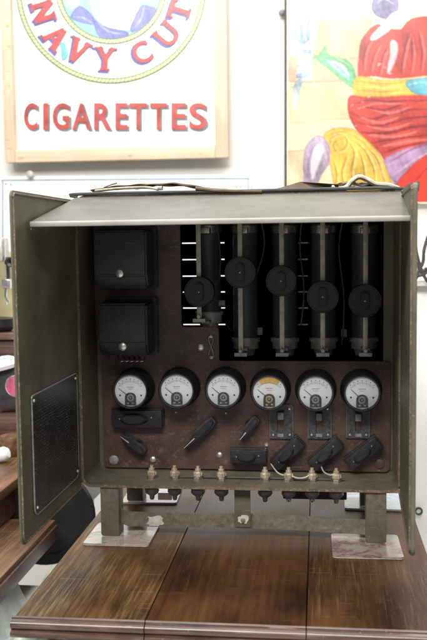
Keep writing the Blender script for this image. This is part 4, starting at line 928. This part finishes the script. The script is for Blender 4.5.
b=MB(); b.lathe([(0,.0114),(.022,.0112),(.0225,.0104)],R@T((.022,-.004,0)),32); b.build('round_label','pinkl',cbx)
b=MB(); b.lathe([(.0222,.0118),(.0245,.0118),(.0247,.0104)],R@T((.022,-.004,0)),32); b.build('label_ring','print3',cbx)
b=MB(); a=P(4,364,Y=.48); 
b.lathe([(0,.018),(.012,.016),(.026,.008),(.034,-.004),(.03,-.012),(0,-.012)],T(a)@Matrix.Rotation(-.25,4,'Y')@Matrix.Diagonal((1.2,.9,1,1)),20); tag(b.build('white_cloth','white'),'crumpled white cloth lying on the black carton','cloth')
b=MB(); a=P(12,440,Y=.41); b.lathe([(0,.045),(.024,.042),(.030,.025),(.028,.01),(.020,.0),(0,.0)],T((a.x,.41,.0395)),24); tag(b.build('turned_bowl','wood_bg'),'round brown wooden bowl below the black carton','bowl')
b=MB(); a=P(1,439,Y=.34); a.z=.056; b.lathe([(0,.018),(.010,.016),(.015,.008),(.015,-.008),(.010,-.016),(0,-.018)],T(a)@Matrix.Rotation(1.3,4,'Y'),24); tag(b.build('bottle','white'),'small smooth white bottle lying at the left edge above the worktable','bottle')
# right background
wc=thing('white_cupboard',(.65,.9,-.75),'plain white cupboard to the right behind the cabinet door','cupboard')
xa_=P(404,400,Y=.80).x; zt_=P(420,286,Y=.80).z
b=MB(); b.box((xa_+.4,1.03,(zt_-.75)/2),(.8,.46,zt_+.75),bev=.004); b.build('cupboard_body','whitecab',wc)
b=MB(); b.box((xa_+.4,1.02,zt_+.008),(.83,.5,.014),bev=.003); b.build('cupboard_top','whitecab',wc)
b=MB(); v=P(418.5,511,Y=.79); b.lathe([(.0058,.004),(.0098,.005),(.0104,.0),(.0058,0)],at(v),20); b.build('ring_pull','blackmatte',wc)
b=MB()
for w in ([(413,238),(417,255),(420,266),(424,276),(428,282)],[(428,236),(424,250),(423,262),(419,270),(416,279)],[(416,262),(421,272),(427,268)],[(418,276),(424,274),(428,271)]):
    b.tube([P(x,y,Y=.75) for x,y in w],.0042,8,8)
tag(b.build('tangled_cable','wire_dark'),'tangled grey black cable hanging at the right edge beside the right door','cable')
# ------------------------------------------------------------------ light
def area(name,loc,target,size,sizey,power,color=(1,1,1)):
    l=bpy.data.lights.new(name,'AREA'); l.shape='RECTANGLE'; l.size=size; l.size_y=sizey; l.energy=power; l.color=color
    o=bpy.data.objects.new(name,l); o.location=loc; o.rotation_euler=(Vector(target)-Vector(loc)).to_track_quat('-Z','Y').to_euler(); COL.objects.link(o)
area('ceiling_light_front',(-.5,-2.1,2.25),(-.13,0,.25),2.2,.8,128,(1,.98,.95))
area('ceiling_light_over',(-.1,.15,2.1),(-.1,.0,0),1.8,1.2,44,(1,.98,.95))
area('ceiling_light_wall',(-.2,.45,1.9),(-.2,1.33,.5),2.8,.4,12.5,(1,.985,.95))
w=bpy.data.worlds.new('World'); S.world=w; w.use_nodes=True; w.node_tree.nodes['Background'].inputs[0].default_value=(.95,.97,1,1); w.node_tree.nodes['Background'].inputs[1].default_value=.32
S.render.engine='CYCLES'; S.view_settings.view_transform='Standard'; S.view_settings.look='None'; S.view_settings.exposure=0; S.view_settings.gamma=1
S.render.resolution_x=683; S.render.resolution_y=1024
